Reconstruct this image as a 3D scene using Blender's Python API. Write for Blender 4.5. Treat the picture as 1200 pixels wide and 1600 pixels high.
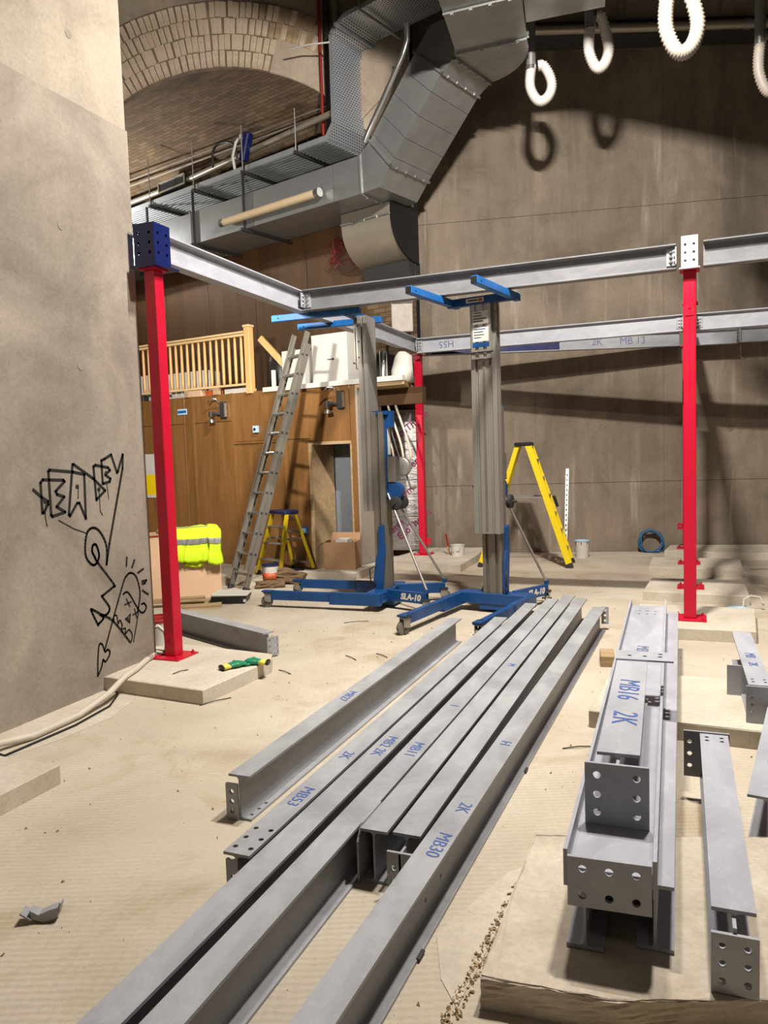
import bpy, bmesh, math, random
from mathutils import Vector, Matrix
random.seed(7)
S = bpy.context.scene
COL = S.collection
for o in list(bpy.data.objects): bpy.data.objects.remove(o)
R = math.radians

# ------------------------------------------------------------------ camera, light, exposure
# Y runs along the steel frame, X across it; the camera stands at the origin at eye height.
YAW = R(22.2)
def build_camera():
    T, RO = R(4.4), R(1.85)
    cy, sy = math.cos(YAW), math.sin(YAW)
    rz = Matrix.Rotation(YAW, 3, 'Z')
    fwd = rz @ Vector((0, math.cos(T), -math.sin(T)))
    up0 = rz @ Vector((0, math.sin(T), math.cos(T)))
    rt0 = rz @ Vector((1, 0, 0))
    rt = rt0*math.cos(RO) - up0*math.sin(RO)
    up = up0*math.cos(RO) + rt0*math.sin(RO)
    cam = bpy.data.cameras.new('camera')
    cam.sensor_fit = 'VERTICAL'; cam.sensor_height = 32.0; cam.lens = 24.0
    cam.clip_start = 0.05; cam.clip_end = 100
    ob = bpy.data.objects.new('camera', cam); COL.objects.link(ob)
    m = Matrix((rt, up, -fwd)).transposed().to_4x4(); m.translation = (0, 0, 1.6)
    ob.matrix_world = m
    S.camera = ob
build_camera()
S.view_settings.view_transform = 'Standard'; S.view_settings.look = 'None'
S.view_settings.gamma = 1.0; S.view_settings.use_curve_mapping = False
S.view_settings.exposure = 0.0
w = bpy.data.worlds.new('world'); S.world = w; w.use_nodes = True
w.node_tree.nodes['Background'].inputs[0].default_value = (0.9, 0.92, 1.0, 1)
w.node_tree.nodes['Background'].inputs[1].default_value = 0.02

def area_light(name, loc, target, size, power, color, size_y=None, spread=180, roll=None):
    l = bpy.data.lights.new(name, 'AREA'); l.energy = power; l.color = color
    l.shape = 'RECTANGLE'; l.size = size; l.size_y = size_y or size; l.spread = R(spread)
    o = bpy.data.objects.new(name, l); COL.objects.link(o)
    o.location = loc
    o.rotation_euler = (Vector(target)-Vector(loc)).to_track_quat('-Z', 'Y').to_euler()
    if roll:                                   # lay the long side of the lamp parallel to its cutoff plate
        d = (Vector(target)-Vector(loc)).normalized(); x = d.cross(Vector(roll)).normalized(); y = (-d).cross(x)
        o.rotation_euler = Matrix((x, y, -d)).transposed().to_euler()
    return o
WARM = (1.0, 0.88, 0.72); COOL = (1.0, 0.97, 0.93)
KEY = Vector((-0.75, 4.7, 6.5))
FILL = Vector((1.6, -1.6, 5.6)); FILL_AIM = Vector((-1.5, 5.5, 1.2))
LAMP = (1.0, 0.94, 0.86)
area_light('key_lamp_back', KEY, (-1.6, 10.5, 1.6), 0.40, 760, LAMP, 0.06, roll=(.3056, .067, 1))
KEY2 = Vector((0.2, 4.3, 6.3))
area_light('key_lamp_front', KEY2, (-0.9, 2.7, 0), 0.36, 345, LAMP, 0.2)
area_light('fill_lamp_light', FILL, FILL_AIM, 0.9, 14, LAMP, 0.5)  # fill light added behind the camera, out of view

# ------------------------------------------------------------------ helpers
def V(X, Y, Z=0):            # tunnel block axes (turned by YAW) -> scene axes
    return Vector((X*math.cos(YAW)-Y*math.sin(YAW), X*math.sin(YAW)+Y*math.cos(YAW), Z))

class MB:
    def __init__(s): s.v = []; s.f = []; s.uv = None
    def add(s, vs, fs):
        b = len(s.v); s.v += [Vector(p) for p in vs]; s.f += [tuple(i+b for i in f) for f in fs]; return s
    def box(s, a, b):
        x0, y0, z0 = a; x1, y1, z1 = b
        return s.add([(x0,y0,z0),(x1,y0,z0),(x1,y1,z0),(x0,y1,z0),(x0,y0,z1),(x1,y0,z1),(x1,y1,z1),(x0,y1,z1)],
              [(3,2,1,0),(4,5,6,7),(0,1,5,4),(1,2,6,5),(2,3,7,6),(3,0,4,7)])
    def obox(s, c, sz, m=None):
        b = MB().box((-sz[0]/2,-sz[1]/2,-sz[2]/2), (sz[0]/2,sz[1]/2,sz[2]/2))
        m = m or Matrix.Identity(3); c = Vector(c)
        return s.add([c + m @ p for p in b.v], b.f)
    def bar(s, p0, p1, wx, wy, upv=(0,0,1)):      # box-section bar from p0 to p1
        p0 = Vector(p0); p1 = Vector(p1); d = (p1-p0); L = d.length; d = d/L
        u = Vector(upv); 
        if abs(d.dot(u)) > .98: u = Vector((1,0,0))
        x = d.cross(u).normalized(); y = x.cross(d).normalized()
        q = []
        for p in (p0, p1):
            for a, b in ((-1,-1),(1,-1),(1,1),(-1,1)): q.append(p + x*a*wx/2 + y*b*wy/2)
        return s.add(q, [(3,2,1,0),(4,5,6,7),(0,1,5,4),(1,2,6,5),(2,3,7,6),(3,0,4,7)])
    def cyl(s, p0, p1, r, n=12, r1=None):
        return s.tube([p0, p1], [r, r if r1 is None else r1], n)
    def tube(s, pts, r, n=8, closed=False):
        pts = [Vector(p) for p in pts]; k = len(pts)
        rs = r if isinstance(r, (list, tuple)) else [r]*k
        vs = []; prev = None
        for i, p in enumerate(pts):
            a = pts[(i-1) % k] if (i or closed) else p
            c = pts[(i+1) % k] if (i < k-1 or closed) else p
            d = (c-a).normalized()
            if prev is None:
                u = Vector((0,0,1)) if abs(d.z) < .9 else Vector((1,0,0))
                x = d.cross(u).normalized()
            else:
                x = (prev - d*prev.dot(d)).normalized()
            y = d.cross(x); prev = x
            for j in range(n):
                t = 2*math.pi*j/n; vs.append(p + (x*math.cos(t)+y*math.sin(t))*rs[i])
        fs = []
        for i in range(k if closed else k-1):
            for j in range(n):
                a = i*n+j; b = i*n+(j+1) % n; i2 = (i+1) % k
                fs.append((a, b, i2*n+(j+1) % n, i2*n+j))
        if not closed: fs += [tuple(range(n-1,-1,-1)), tuple((k-1)*n+j for j in range(n))]
        return s.add(vs, fs)
    def prism(s, poly, fn, h0, h1):               # fn(u, v, h) -> point
        n = len(poly)
        vs = [fn(u, v, h0) for u, v in poly] + [fn(u, v, h1) for u, v in poly]
        fs = [tuple(range(n-1,-1,-1)), tuple(range(n, 2*n))]
        fs += [(i, (i+1) % n, n+(i+1) % n, n+i) for i in range(n)]
        return s.add(vs, fs)
    def lathe(s, prof, c=(0,0,0), n=20):
        vs = []; c = Vector(c)
        for r, z in prof:
            for j in range(n):
                t = 2*math.pi*j/n; vs.append(c + Vector((r*math.cos(t), r*math.sin(t), z)))
        fs = []
        for i in range(len(prof)-1):
            for j in range(n): fs.append((i*n+j, i*n+(j+1) % n, (i+1)*n+(j+1) % n, (i+1)*n+j))
        if prof[0][0] > 1e-4: fs.append(tuple(range(n-1,-1,-1)))
        if prof[-1][0] > 1e-4: fs.append(tuple((len(prof)-1)*n+j for j in range(n)))
        return s.add(vs, fs)
    def xf(s, m):
        s.v = [m @ p for p in s.v]; return s
    def mesh(s, name, mat, smooth=False, bevel=0, fix=True):
        me = bpy.data.meshes.new(name); me.from_pydata([tuple(p) for p in s.v], [], s.f)
        if fix or bevel:
            bm = bmesh.new(); bm.from_mesh(me)
            if bevel:
                bmesh.ops.remove_doubles(bm, verts=bm.verts, dist=1e-5)
                ed = [e for e in bm.edges if len(e.link_faces) == 2 and e.calc_face_angle(0) > .5]
                bmesh.ops.bevel(bm, geom=ed, offset=bevel, segments=1, affect='EDGES', profile=.5, clamp_overlap=True)
            if fix: bmesh.ops.recalc_face_normals(bm, faces=bm.faces)
            bm.to_mesh(me); bm.free()
        if smooth is True:
            for p in me.polygons: p.use_smooth = True
        elif smooth:
            for p in me.polygons: p.use_smooth = True
            try: me.set_sharp_from_angle(angle=R(smooth))
            except Exception: pass
        if mat: me.materials.append(mat)
        return me

def obj(name, data, parent=None, mat=None, smooth=False, bevel=0, loc=None, rot=None, fix=True):
    if isinstance(data, MB): data = data.mesh(name, mat, smooth, bevel, fix)
    o = bpy.data.objects.new(name, data); COL.objects.link(o)
    if parent is not None: o.parent = parent
    if loc is not None: o.location = loc
    if rot is not None: o.rotation_euler = rot
    return o
def tag(o, label, cat, group=None):
    o['label'] = label; o['category'] = cat
    if group: o['group'] = group
    return o
def thing(name, label, cat, loc=(0,0,0), rot=(0,0,0), group=None):
    o = bpy.data.objects.new(name, None); COL.objects.link(o)
    o.empty_display_size = .1; o.location = loc; o.rotation_euler = rot
    return tag(o, label, cat, group)
def struct(name, data, mat=None, label=None, **k):
    o = obj(name, data, mat=mat, **k); o['kind'] = 'structure'
    if label: o['label'] = label
    return o

# ------------------------------------------------------------------ materials
def srgb(r, g, b):
    f = lambda c: (c/255/12.92 if c/255 <= .04045 else ((c/255+.055)/1.055)**2.4)
    return (f(r), f(g), f(b), 1)
class NM:
    def __init__(s, name):
        s.m = bpy.data.materials.new(name); s.m.use_nodes = True
        s.t = s.m.node_tree; s.b = s.t.nodes['Principled BSDF']; s._c = None
    def n(s, kind, **k):
        nd = s.t.nodes.new(kind)
        for a, b in k.items():
            if a.startswith('i_'):
                nd.inputs[a[2:].replace('_', ' ')].default_value = b
            else: setattr(nd, a, b)
        return nd
    def l(s, a, b): s.t.links.new(a, b)
    def coord(s, scale=(1,1,1), rot=(0,0,0), src='Object'):
        tc = s.n('ShaderNodeTexCoord'); mp = s.n('ShaderNodeMapping')
        mp.inputs['Scale'].default_value = scale; mp.inputs['Rotation'].default_value = rot
        s.l(tc.outputs[src], mp.inputs['Vector']); return mp.outputs['Vector']
    def noise(s, vec, scale, detail=4, rough=.55, dist=0):
        nd = s.n('ShaderNodeTexNoise'); nd.inputs['Scale'].default_value = scale
        nd.inputs['Detail'].default_value = detail; nd.inputs['Roughness'].default_value = rough
        nd.inputs['Distortion'].default_value = dist
        s.l(vec, nd.inputs['Vector']); return nd.outputs['Fac']
    def ramp(s, fac, stops):
        nd = s.n('ShaderNodeValToRGB'); e = nd.color_ramp.elements
        while len(e) < len(stops): e.new(.5)
        for el, (p, c) in zip(e, stops):
            el.position = p; el.color = c if len(c) == 4 else (*c, 1)
        s.l(fac, nd.inputs['Fac']); return nd.outputs['Color']
    def mix(s, a, b, fac, mode='MIX'):
        nd = s.n('ShaderNodeMix', data_type='RGBA', blend_type=mode)
        for sock, v in ((nd.inputs[0], fac), (nd.inputs[6], a), (nd.inputs[7], b)):
            if hasattr(v, 'links'): s.l(v, sock)
            else: sock.default_value = v
        return nd.outputs[2]
    def bump(s, h, strength=.3, dist=.01, prev=None):
        nd = s.n('ShaderNodeBump'); nd.inputs['Strength'].default_value = strength
        nd.inputs['Distance'].default_value = dist; s.l(h, nd.inputs['Height'])
        if prev: s.l(prev, nd.inputs['Normal'])
        return nd.outputs['Normal']
    def out(s, col=None, rough=None, metal=None, normal=None):
        for v, k in ((col, 'Base Color'), (rough, 'Roughness'), (metal, 'Metallic')):
            if v is None: continue
            if hasattr(v, 'links'): s.l(v, s.b.inputs[k])
            else: s.b.inputs[k].default_value = v
        if normal: s.l(normal, s.b.inputs['Normal'])
        return s.m
def g(v): return (v, v, v, 1)
def plain(name, c, rough=.5, metal=0, var=.12, scale=12, bump=0, stretch=(1,1,1)):
    m = NM(name); vec = m.coord(stretch)
    nz = m.noise(vec, scale, 5)
    k = m.ramp(nz, [(.3, g(1-var)), (.7, g(1.0))])
    col = m.mix(c, k, 1.0, 'MULTIPLY')
    nrm = m.bump(m.noise(vec, scale*6, 3), bump, .004) if bump else None
    rr = m.ramp(nz, [(.3, g(min(1, rough*1.15))), (.7, g(rough*.85))])
    return m.out(col, rr, metal, nrm)

def concrete(name, dark, light, streak=.5, scale=.9, bumps=.25, pits=True, pale=0):
    m = NM(name); vec = m.coord()
    big = m.noise(vec, scale, 6, .6, .6)
    col = m.ramp(big, [(.28, dark), (.72, light)])
    st = m.noise(m.coord((2.4, 2.4, .5)), 1.9, 7, .66)
    k = m.ramp(st, [(.32, g(1-.42*streak)), (.62, g(1.0)), (.8, g(1+.25*streak))])
    col = m.mix(col, k, 1.0, 'MULTIPLY')
    fine = m.noise(vec, 38, 5, .7)
    col = m.mix(col, m.ramp(fine, [(.25, g(.72)), (.6, g(1.06))]), .6, 'MULTIPLY')
    nrm = m.bump(fine, bumps, .006)
    if pale:
        ef = m.noise(m.coord((4.5,4.5,.35)), 1.3, 5, .6, .3)
        ef2 = m.noise(vec, .7, 3)
        fac = m.mix(g(0), m.ramp(ef, [(.56, g(0)), (.72, g(1))]), m.ramp(ef2, [(.42, g(0)), (.6, g(pale))]))
        col = m.mix(col, srgb(186,174,158), fac)
    if pits:
        vo = m.n('ShaderNodeTexVoronoi'); vo.inputs['Scale'].default_value = 9; m.l(vec, vo.inputs['Vector'])
        p = m.ramp(vo.outputs['Distance'], [(.03, g(.55)), (.07, g(1))])
        col = m.mix(col, p, .5, 'MULTIPLY')
    return m.out(col, .88, 0, nrm)

M = {}
M['wall'] = concrete('concrete_wall', srgb(100,90,77), srgb(152,138,121), .55, .75, pale=.6)
M['low_bounce'] = concrete('low_bounce_concrete', srgb(60,54,48), srgb(84,76,68), .4, .7)  # unseen walls and ceiling, darkened to cut bounce light
M['wall_top'] = concrete('concrete_upper_wall', srgb(138,122,106), srgb(176,160,142), .35, .6)
M['pier'] = concrete('concrete_pier', srgb(116,107,96), srgb(170,159,145), .3, 1.1, .35)
M['pier_top'] = concrete('concrete_pier_upper', srgb(142,131,117), srgb(182,170,154), .25, 1.0, .35)
M['face'] = concrete('arch_render', srgb(150,134,116), srgb(190,174,154), .3, 1.4, .5)
M['pad'] = concrete('concrete_pad', srgb(182,171,153), srgb(208,199,183), .05, 2.2, .35)
M['pad_dark'] = concrete('concrete_pad_rough', srgb(176,164,145), srgb(210,200,182), .05, 3.5, .6)

def floor_mat():
    m = NM('tamped_concrete_floor'); vec = m.coord()
    big = m.noise(vec, .8, 7, .62, .4)
    col = m.ramp(big, [(.25, srgb(167,155,136)), (.5, srgb(190,178,159)), (.78, srgb(210,200,184))])
    wv = m.n('ShaderNodeTexWave', wave_type='BANDS', bands_direction='Y'); wv.inputs['Scale'].default_value = 10.5
    wv.inputs['Distortion'].default_value = 2.2; wv.inputs['Detail'].default_value = 3; wv.inputs['Detail Scale'].default_value = 1.6
    rv = m.coord((1, 1, 1), (0, 0, -YAW*1.0)); m.l(rv, wv.inputs['Vector'])
    wx = m.n('ShaderNodeTexWave', wave_type='BANDS', bands_direction='X'); wx.inputs['Scale'].default_value = 8.0
    wx.inputs['Distortion'].default_value = 1.2; wx.inputs['Detail'].default_value = 2; m.l(rv, wx.inputs['Vector'])
    rib = m.mix(wv.outputs['Fac'], wx.outputs['Fac'], .25)
    mask = m.ramp(m.noise(vec, .55, 4), [(.35, g(.15)), (.6, g(1))])
    ribm = m.mix(g(.5), rib, mask)
    col = m.mix(col, m.ramp(ribm, [(.2, g(.9)), (.8, g(1.03))]), .8, 'MULTIPLY')
    fine = m.noise(vec, 55, 5, .75)
    col = m.mix(col, m.ramp(fine, [(.22, g(.66)), (.5, g(1.0))]), .55, 'MULTIPLY')
    spk = m.n('ShaderNodeTexVoronoi'); spk.inputs['Scale'].default_value = 14; m.l(vec, spk.inputs['Vector'])
    col = m.mix(col, m.ramp(spk.outputs['Distance'], [(.03, g(.45)), (.06, g(1))]), .5, 'MULTIPLY')
    st = m.noise(vec, 1.7, 5, .6, 1.2)
    col = m.mix(col, m.ramp(st, [(.3, srgb(222,208,186)), (.46, g(1.0))]), .6, 'MULTIPLY')
    nrm = m.bump(ribm, .16, .008); nrm = m.bump(fine, .35, .004, nrm)
    return m.out(col, .85, 0, nrm)
M['floor'] = floor_mat()

def steel_mat(name, c1, c2):
    m = NM(name); vec = m.coord((1, .5, 1))
    nz = m.noise(vec, 3.2, 8, .68, 1.5)
    col = m.ramp(nz, [(.3, c1), (.62, c2)])
    sm = m.noise(vec, 9, 6, .7, 3)
    col = m.mix(col, m.ramp(sm, [(.55, g(1)), (.68, g(1.22))]), .6, 'MULTIPLY')
    rr = m.ramp(nz, [(.3, g(.42)), (.7, g(.6))])
    return m.out(col, rr, 0, m.bump(sm, .04, .003))
M['steel'] = steel_mat('grey_primer_steel', srgb(136,137,141), srgb(164,165,169))
M['steel_l'] = steel_mat('pale_grey_primer_steel', srgb(154,155,163), srgb(174,175,183))
M['steel_shaded'] = steel_mat('shade_toned_primer_steel', srgb(104,104,107), srgb(124,124,127))  # darker grey carries the shade on the near cross beams
M['hole'] = plain('dark_hole', srgb(20,20,20), .9, 0, .1)
M['bolt'] = plain('zinc_bolt', srgb(196,196,196), .3, .8)
M['red'] = plain('red_paint', srgb(196,14,48), .38, 0, .1, 6)
M['blue_node'] = plain('navy_paint', srgb(16,28,84), .35, 0, .15, 8)
M['blue_lift'] = plain('lift_blue_paint', srgb(12,70,128), .42, 0, .28, 7, .05)
M['blue_fork'] = plain('fork_blue_paint', srgb(24,100,172), .42, 0, .3, 9, .05)
M['alu'] = plain('aluminium', srgb(176,172,164), .42, .65, .22, 9, .03, (1,1,.2))
M['alu_d'] = plain('aluminium_dull', srgb(140,134,124), .5, .6, .3, 9, .03, (1,1,.15))
M['rubber'] = plain('dark_rubber', srgb(42,40,38), .75)
M['wheel'] = plain('grey_wheel', srgb(112,106,96), .7)
M['black'] = plain('black_plastic', srgb(22,22,24), .45)
M['white'] = plain('white_plastic', srgb(204,200,192), .5, 0, .06)
M['paper'] = plain('sticker_paper', srgb(214,210,200), .6, 0, .1)
M['ink'] = plain('black_ink', srgb(26,24,24), .6, 0, .05)
M['spray'] = plain('black_spray_paint', srgb(24,23,22), .7, 0, .3, 20)
M['bluepen'] = plain('blue_marker', srgb(74,104,170), .6, 0, .25, 60)
M['greypen'] = plain('grey_marker', srgb(104,112,150), .6, 0, .2, 60)
M['yellow'] = plain('yellow_fibreglass', srgb(238,206,20), .42, 0, .1)
M['yellow_old'] = plain('worn_yellow_fibreglass', srgb(206,178,20), .5, 0, .2)
M['dkblue'] = plain('dark_blue_plastic', srgb(26,36,84), .5, 0, .35, 30)
M['galv'] = plain('galvanised_steel', srgb(164,165,165), .36, .62, .2, 3.5, .02)
M['galv_d'] = plain('galvanised_tray', srgb(176,180,182), .42, .45, .2, 5)
M['galv_w'] = plain('galvanised_warm', srgb(176,166,150), .34, .55, .15, 3.5)
M['chrome'] = plain('bright_tube', srgb(206,206,204), .22, .9)
M['dark'] = plain('dark_steel', srgb(58,56,56), .6, .3)
M['hosew'] = plain('white_flex_hose', srgb(214,206,200), .45, 0, .06)
M['hosew2'] = plain('cream_flex_hose', srgb(158,148,138), .5, 0, .1)
M['card'] = plain('cardboard', srgb(166,128,94), .8, 0, .1)
M['ply_pink'] = plain('pale_board', srgb(206,170,138), .75, 0, .14, 3)
M['hiviz'] = plain('hi_vis_yellow_fabric', srgb(204,236,24), .8, 0, .2, 6, .2)
M['reflect'] = plain('reflective_band', srgb(128,126,124), .5, .2)
M['green'] = plain('green_latex', srgb(26,132,92), .5, 0, .25, 20, .2)
M['cuff'] = plain('yellow_knit', srgb(232,216,96), .85, 0, .15, 30)
M['cable'] = plain('white_cable', srgb(206,196,180), .55)
M['bluehose'] = plain('blue_hose', srgb(44,92,132), .5)
M['brown_boot'] = plain('brown_suede', srgb(120,94,68), .85, 0, .3, 12, .3)
M['mask'] = plain('pale_blue_paper', srgb(176,206,226), .8)
M['orange'] = plain('orange_label', srgb(206,96,50), .6, 0, .5, 18)
M['paintred'] = plain('red_lead_paint', srgb(150,24,26), .5)
M['mortar'] = concrete('old_mortar', srgb(96,82,66), srgb(140,122,100), .1, 3, .5)
M['brick'] = concrete('limewashed_brick', srgb(176,156,132), srgb(214,196,172), .1, 3, .5)
M['brick2'] = concrete('sooty_brick', srgb(140,116,88), srgb(182,158,124), .2, 4, .6)
M['purple'] = plain('purple_print', srgb(132,30,96), .6, 0, .1)
M['navytape'] = plain('navy_strip', srgb(20,32,84), .6)

def wood(name, c1, c2, scale=1.0, axis='Z', rough=.5):
    m = NM(name)
    st = (7*scale, 7*scale, .55*scale) if axis == 'Z' else ((.55*scale, 7*scale, 7*scale) if axis == 'X' else (7*scale, .55*scale, 7*scale))
    vec = m.coord(st)
    a = m.noise(vec, 1.6, 6, .6, 1.1)
    col = m.ramp(a, [(.25, c1), (.75, c2)])
    f = m.noise(m.coord(tuple(s*4 for s in st)), 3, 4, .6)
    col = m.mix(col, m.ramp(f, [(.3, g(.86)), (.7, g(1.05))]), .7, 'MULTIPLY')
    return m.out(col, rough, 0, m.bump(f, .06, .003))
M['ply'] = wood('varnished_plywood', srgb(104,71,35), srgb(142,100,55), .5)
M['ply_d'] = wood('shade_toned_plywood', srgb(66,44,20), srgb(92,62,30), .35, 'Z', .75)  # shade on the vault lining is mixed into this brown
M['pine'] = wood('pine', srgb(196,148,92), srgb(222,178,120), 1.6)
M['pinex'] = wood('pine_rail', srgb(206,170,118), srgb(230,198,150), 1.6, 'X')
M['timber'] = wood('weathered_timber', srgb(146,118,84), srgb(186,160,122), 1.4, 'X', .8)

def vault_mat():
    m = NM('sooty_brick_vault'); uv = m.n('ShaderNodeUVMap')
    br = m.n('ShaderNodeTexBrick'); m.l(uv.outputs['UV'], br.inputs['Vector'])
    br.inputs['Scale'].default_value = 1.0
    br.inputs['Brick Width'].default_value = .235; br.inputs['Row Height'].default_value = .075
    br.inputs['Mortar Size'].default_value = .006
    br.inputs['Color1'].default_value = srgb(112,90,64); br.inputs['Color2'].default_value = srgb(86,68,47)
    br.inputs['Mortar'].default_value = srgb(60,49,35)
    vec = m.coord(); nz = m.noise(vec, 1.6, 6, .65)
    col = m.mix(br.outputs['Color'], m.ramp(nz, [(.3, g(.62)), (.7, g(1.1))]), .9, 'MULTIPLY')
    return m.out(col, .9, 0, m.bump(br.outputs['Fac'], -.5, .01))
M['vault'] = vault_mat()
def foil_mat():
    m = NM('silver_foil_facing'); vec = m.coord((1, 1, 6))
    nz = m.noise(vec, 2.4, 5, .7)
    col = m.ramp(nz, [(.3, srgb(150,144,142)), (.7, srgb(206,200,198))])
    return m.out(col, .34, .55, m.bump(nz, .5, .02))
M['foil'] = foil_mat()
def perf_mat():
    m = NM('perforated_galvanised'); uv = m.n('ShaderNodeUVMap')
    br = m.n('ShaderNodeTexBrick'); m.l(uv.outputs['UV'], br.inputs['Vector']); br.inputs['Scale'].default_value = 1
    br.inputs['Brick Width'].default_value = .05; br.inputs['Row Height'].default_value = .035
    br.inputs['Mortar Size'].default_value = .0105; br.inputs['Mortar Smooth'].default_value = 0
    br.inputs['Color1'].default_value = g(0); br.inputs['Color2'].default_value = g(0); br.inputs['Mortar'].default_value = g(1)
    col = m.mix(srgb(34,36,42), srgb(206,211,218), br.outputs['Color'])
    met = m.ramp(br.outputs['Color'], [(.4, g(0)), (.6, g(.55))])
    return m.out(col, .36, met)
M['perf'] = perf_mat()
def lamp_mat(name, c, s):
    m = NM(name); m.b.inputs['Base Color'].default_value = c
    m.b.inputs['Emission Color'].default_value = c; m.b.inputs['Emission Strength'].default_value = s
    return m.m
M['glow'] = lamp_mat('lit_lamp_face', (1, .97, .92, 1), 30)
M['diffuser'] = plain('yellowed_diffuser', srgb(206,184,150), .3, 0, .06)

# ------------------------------------------------------------------ small builders
def plate_mesh(name, w, h, t, holes, mat, r=.011, n=12):
    """plate in the local XZ plane (x -w/2..w/2, z 0..h), thickness along +Y, with real round holes"""
    bm = bmesh.new(); edges = []
    def loop(pts):
        vs = [bm.verts.new((x, 0, z)) for x, z in pts]
        for i in range(len(vs)): edges.append(bm.edges.new((vs[i], vs[(i+1) % len(vs)])))
    loop([(-w/2, 0), (w/2, 0), (w/2, h), (-w/2, h)])
    for x, z in holes: loop([(x+r*math.cos(2*math.pi*k/n), z+r*math.sin(2*math.pi*k/n)) for k in range(n)])
    bmesh.ops.triangle_fill(bm, edges=edges, use_beauty=True)
    ex = bmesh.ops.extrude_face_region(bm, geom=list(bm.faces))
    bmesh.ops.translate(bm, verts=[v for v in ex['geom'] if isinstance(v, bmesh.types.BMVert)], vec=(0, t, 0))
    bmesh.ops.recalc_face_normals(bm, faces=bm.faces)
    me = bpy.data.meshes.new(name); bm.to_mesh(me); bm.free(); me.materials.append(mat); return me
def grid6(w, h, ix=.035, iz=.045):
    return [(sx*(w/2-ix), z) for sx in (-1, 1) for z in (iz, h/2, h-iz)]

def ibeam(L, d=.205, b=.108, tw=.0075, tf=.011, notch0=0, notch1=0):
    """rolled I section along +Y, sole at z = 0; notch0/1 = the top flange is cut back at that end"""
    mb = MB(); f = .012
    def prof(): 
        h = []
        for sx, in ((1,),):
            pass
        pts = [(-b/2,0),(b/2,0),(b/2,tf),(tw/2+f,tf),(tw/2+f*.3,tf+f*.3),(tw/2,tf+f),
               (tw/2,d-tf-f),(tw/2+f*.3,d-tf-f*.3),(tw/2+f,d-tf),(b/2,d-tf),(b/2,d),(-b/2,d),(-b/2,d-tf),
               (-tw/2-f,d-tf),(-tw/2-f*.3,d-tf-f*.3),(-tw/2,d-tf-f),(-tw/2,tf+f),(-tw/2-f*.3,tf+f*.3),(-tw/2-f,tf),(-b/2,tf)]
        return pts
    mb.prism(prof(), lambda u, v, h: Vector((u, h, v)), 0, L)
    return mb
def cut_holes(o, cyls):
    """drill real holes: cyls = [(p0, p1, r)] in the object's local axes"""
    mb = MB()
    for a, c, r in cyls: mb.cyl(a, c, r, 12)
    cu = obj('cutter', mb, None, None)
    md = o.modifiers.new('holes', 'BOOLEAN'); md.operation = 'DIFFERENCE'; md.solver = 'EXACT'; md.object = cu
    cu.matrix_world = Matrix.Identity(4)
    pm, o.parent = o.parent, None
    loc, rot = o.location.copy(), o.rotation_euler.copy(); o.location = (0,0,0); o.rotation_euler = (0,0,0)
    bpy.context.view_layer.update()
    me = bpy.data.meshes.new_from_object(o.evaluated_get(bpy.context.evaluated_depsgraph_get()))
    o.modifiers.remove(md); o.data = me; o.parent = pm; o.location = loc; o.rotation_euler = rot
    cm = cu.data; bpy.data.objects.remove(cu); bpy.data.meshes.remove(cm)
def text(body, size, mat, parent, loc, rot, name='lettering', bold=.0, shear=0, sx=1, ext=.0006):
    cu = bpy.data.curves.new(name, 'FONT'); cu.body = body; cu.size = size; cu.extrude = ext; cu.offset = bold
    cu.align_x = 'CENTER'; cu.align_y = 'CENTER'; cu.shear = shear; cu.materials.append(mat); cu.resolution_u = 3
    tmp = bpy.data.objects.new('tmp', cu); COL.objects.link(tmp)
    bpy.context.view_layer.update()
    me = bpy.data.meshes.new_from_object(tmp.evaluated_get(bpy.context.evaluated_depsgraph_get()))
    bpy.data.objects.remove(tmp); me.name = name
    o = obj(name, me, parent, loc=loc, rot=rot); o.scale = (sx, 1, 1)
    return o
BOLT = None
def bolt_mesh():
    global BOLT
    if BOLT is None:
        mb = MB().cyl((0,0,0), (0,-.010,0), .0125, 6).cyl((0,0,0), (0,-.003,0), .017, 10).cyl((0,-.01,0), (0,-.02,0), .007, 8)
        BOLT = mb.mesh('bolt', M['bolt'])
    return BOLT
def bolts(parent, pts, rz=0):
    for p in pts: obj('bolt', bolt_mesh(), parent, loc=p, rot=(0, 0, rz))

# ================================================================== the setting
CEIL = 9.2
struct('floor', MB().box((-16,-5,-.3), (5.5,22,0)), M['floor'])
struct('ceiling', MB().box((-16,-5,CEIL), (5.5,22,CEIL+.2)), M['low_bounce'])
struct('wall_right', MB().box((5.2,-5,0), (5.5,16,CEIL)), M['low_bounce'])
struct('wall_rear', MB().box((-7,-5.3,0), (5.5,-5,CEIL)), M['low_bounce'])
pier = struct('wall_left', MB().box((-7,-5,0), (-3.85,4.705,4.0)), M['pier'])
obj('upper_pour', MB().box((-7,-5,4.0), (-3.875,4.715,CEIL)), pier, M['pier_top'])
# form-tie dimples along the pier
for y, z in ((2.9,3.1),(4.0,3.15),(2.9,2.2),(4.1,2.25),(2.6,4.4),(4.2,4.45)):
    obj('form_tie', MB().lathe([(.028,0),(.028,.003),(.018,.003)]).xf(Matrix.Rotation(R(90),4,'Y')), pier, M['pier'], loc=(-3.85 if z < 4 else -3.875, y, z))
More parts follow.
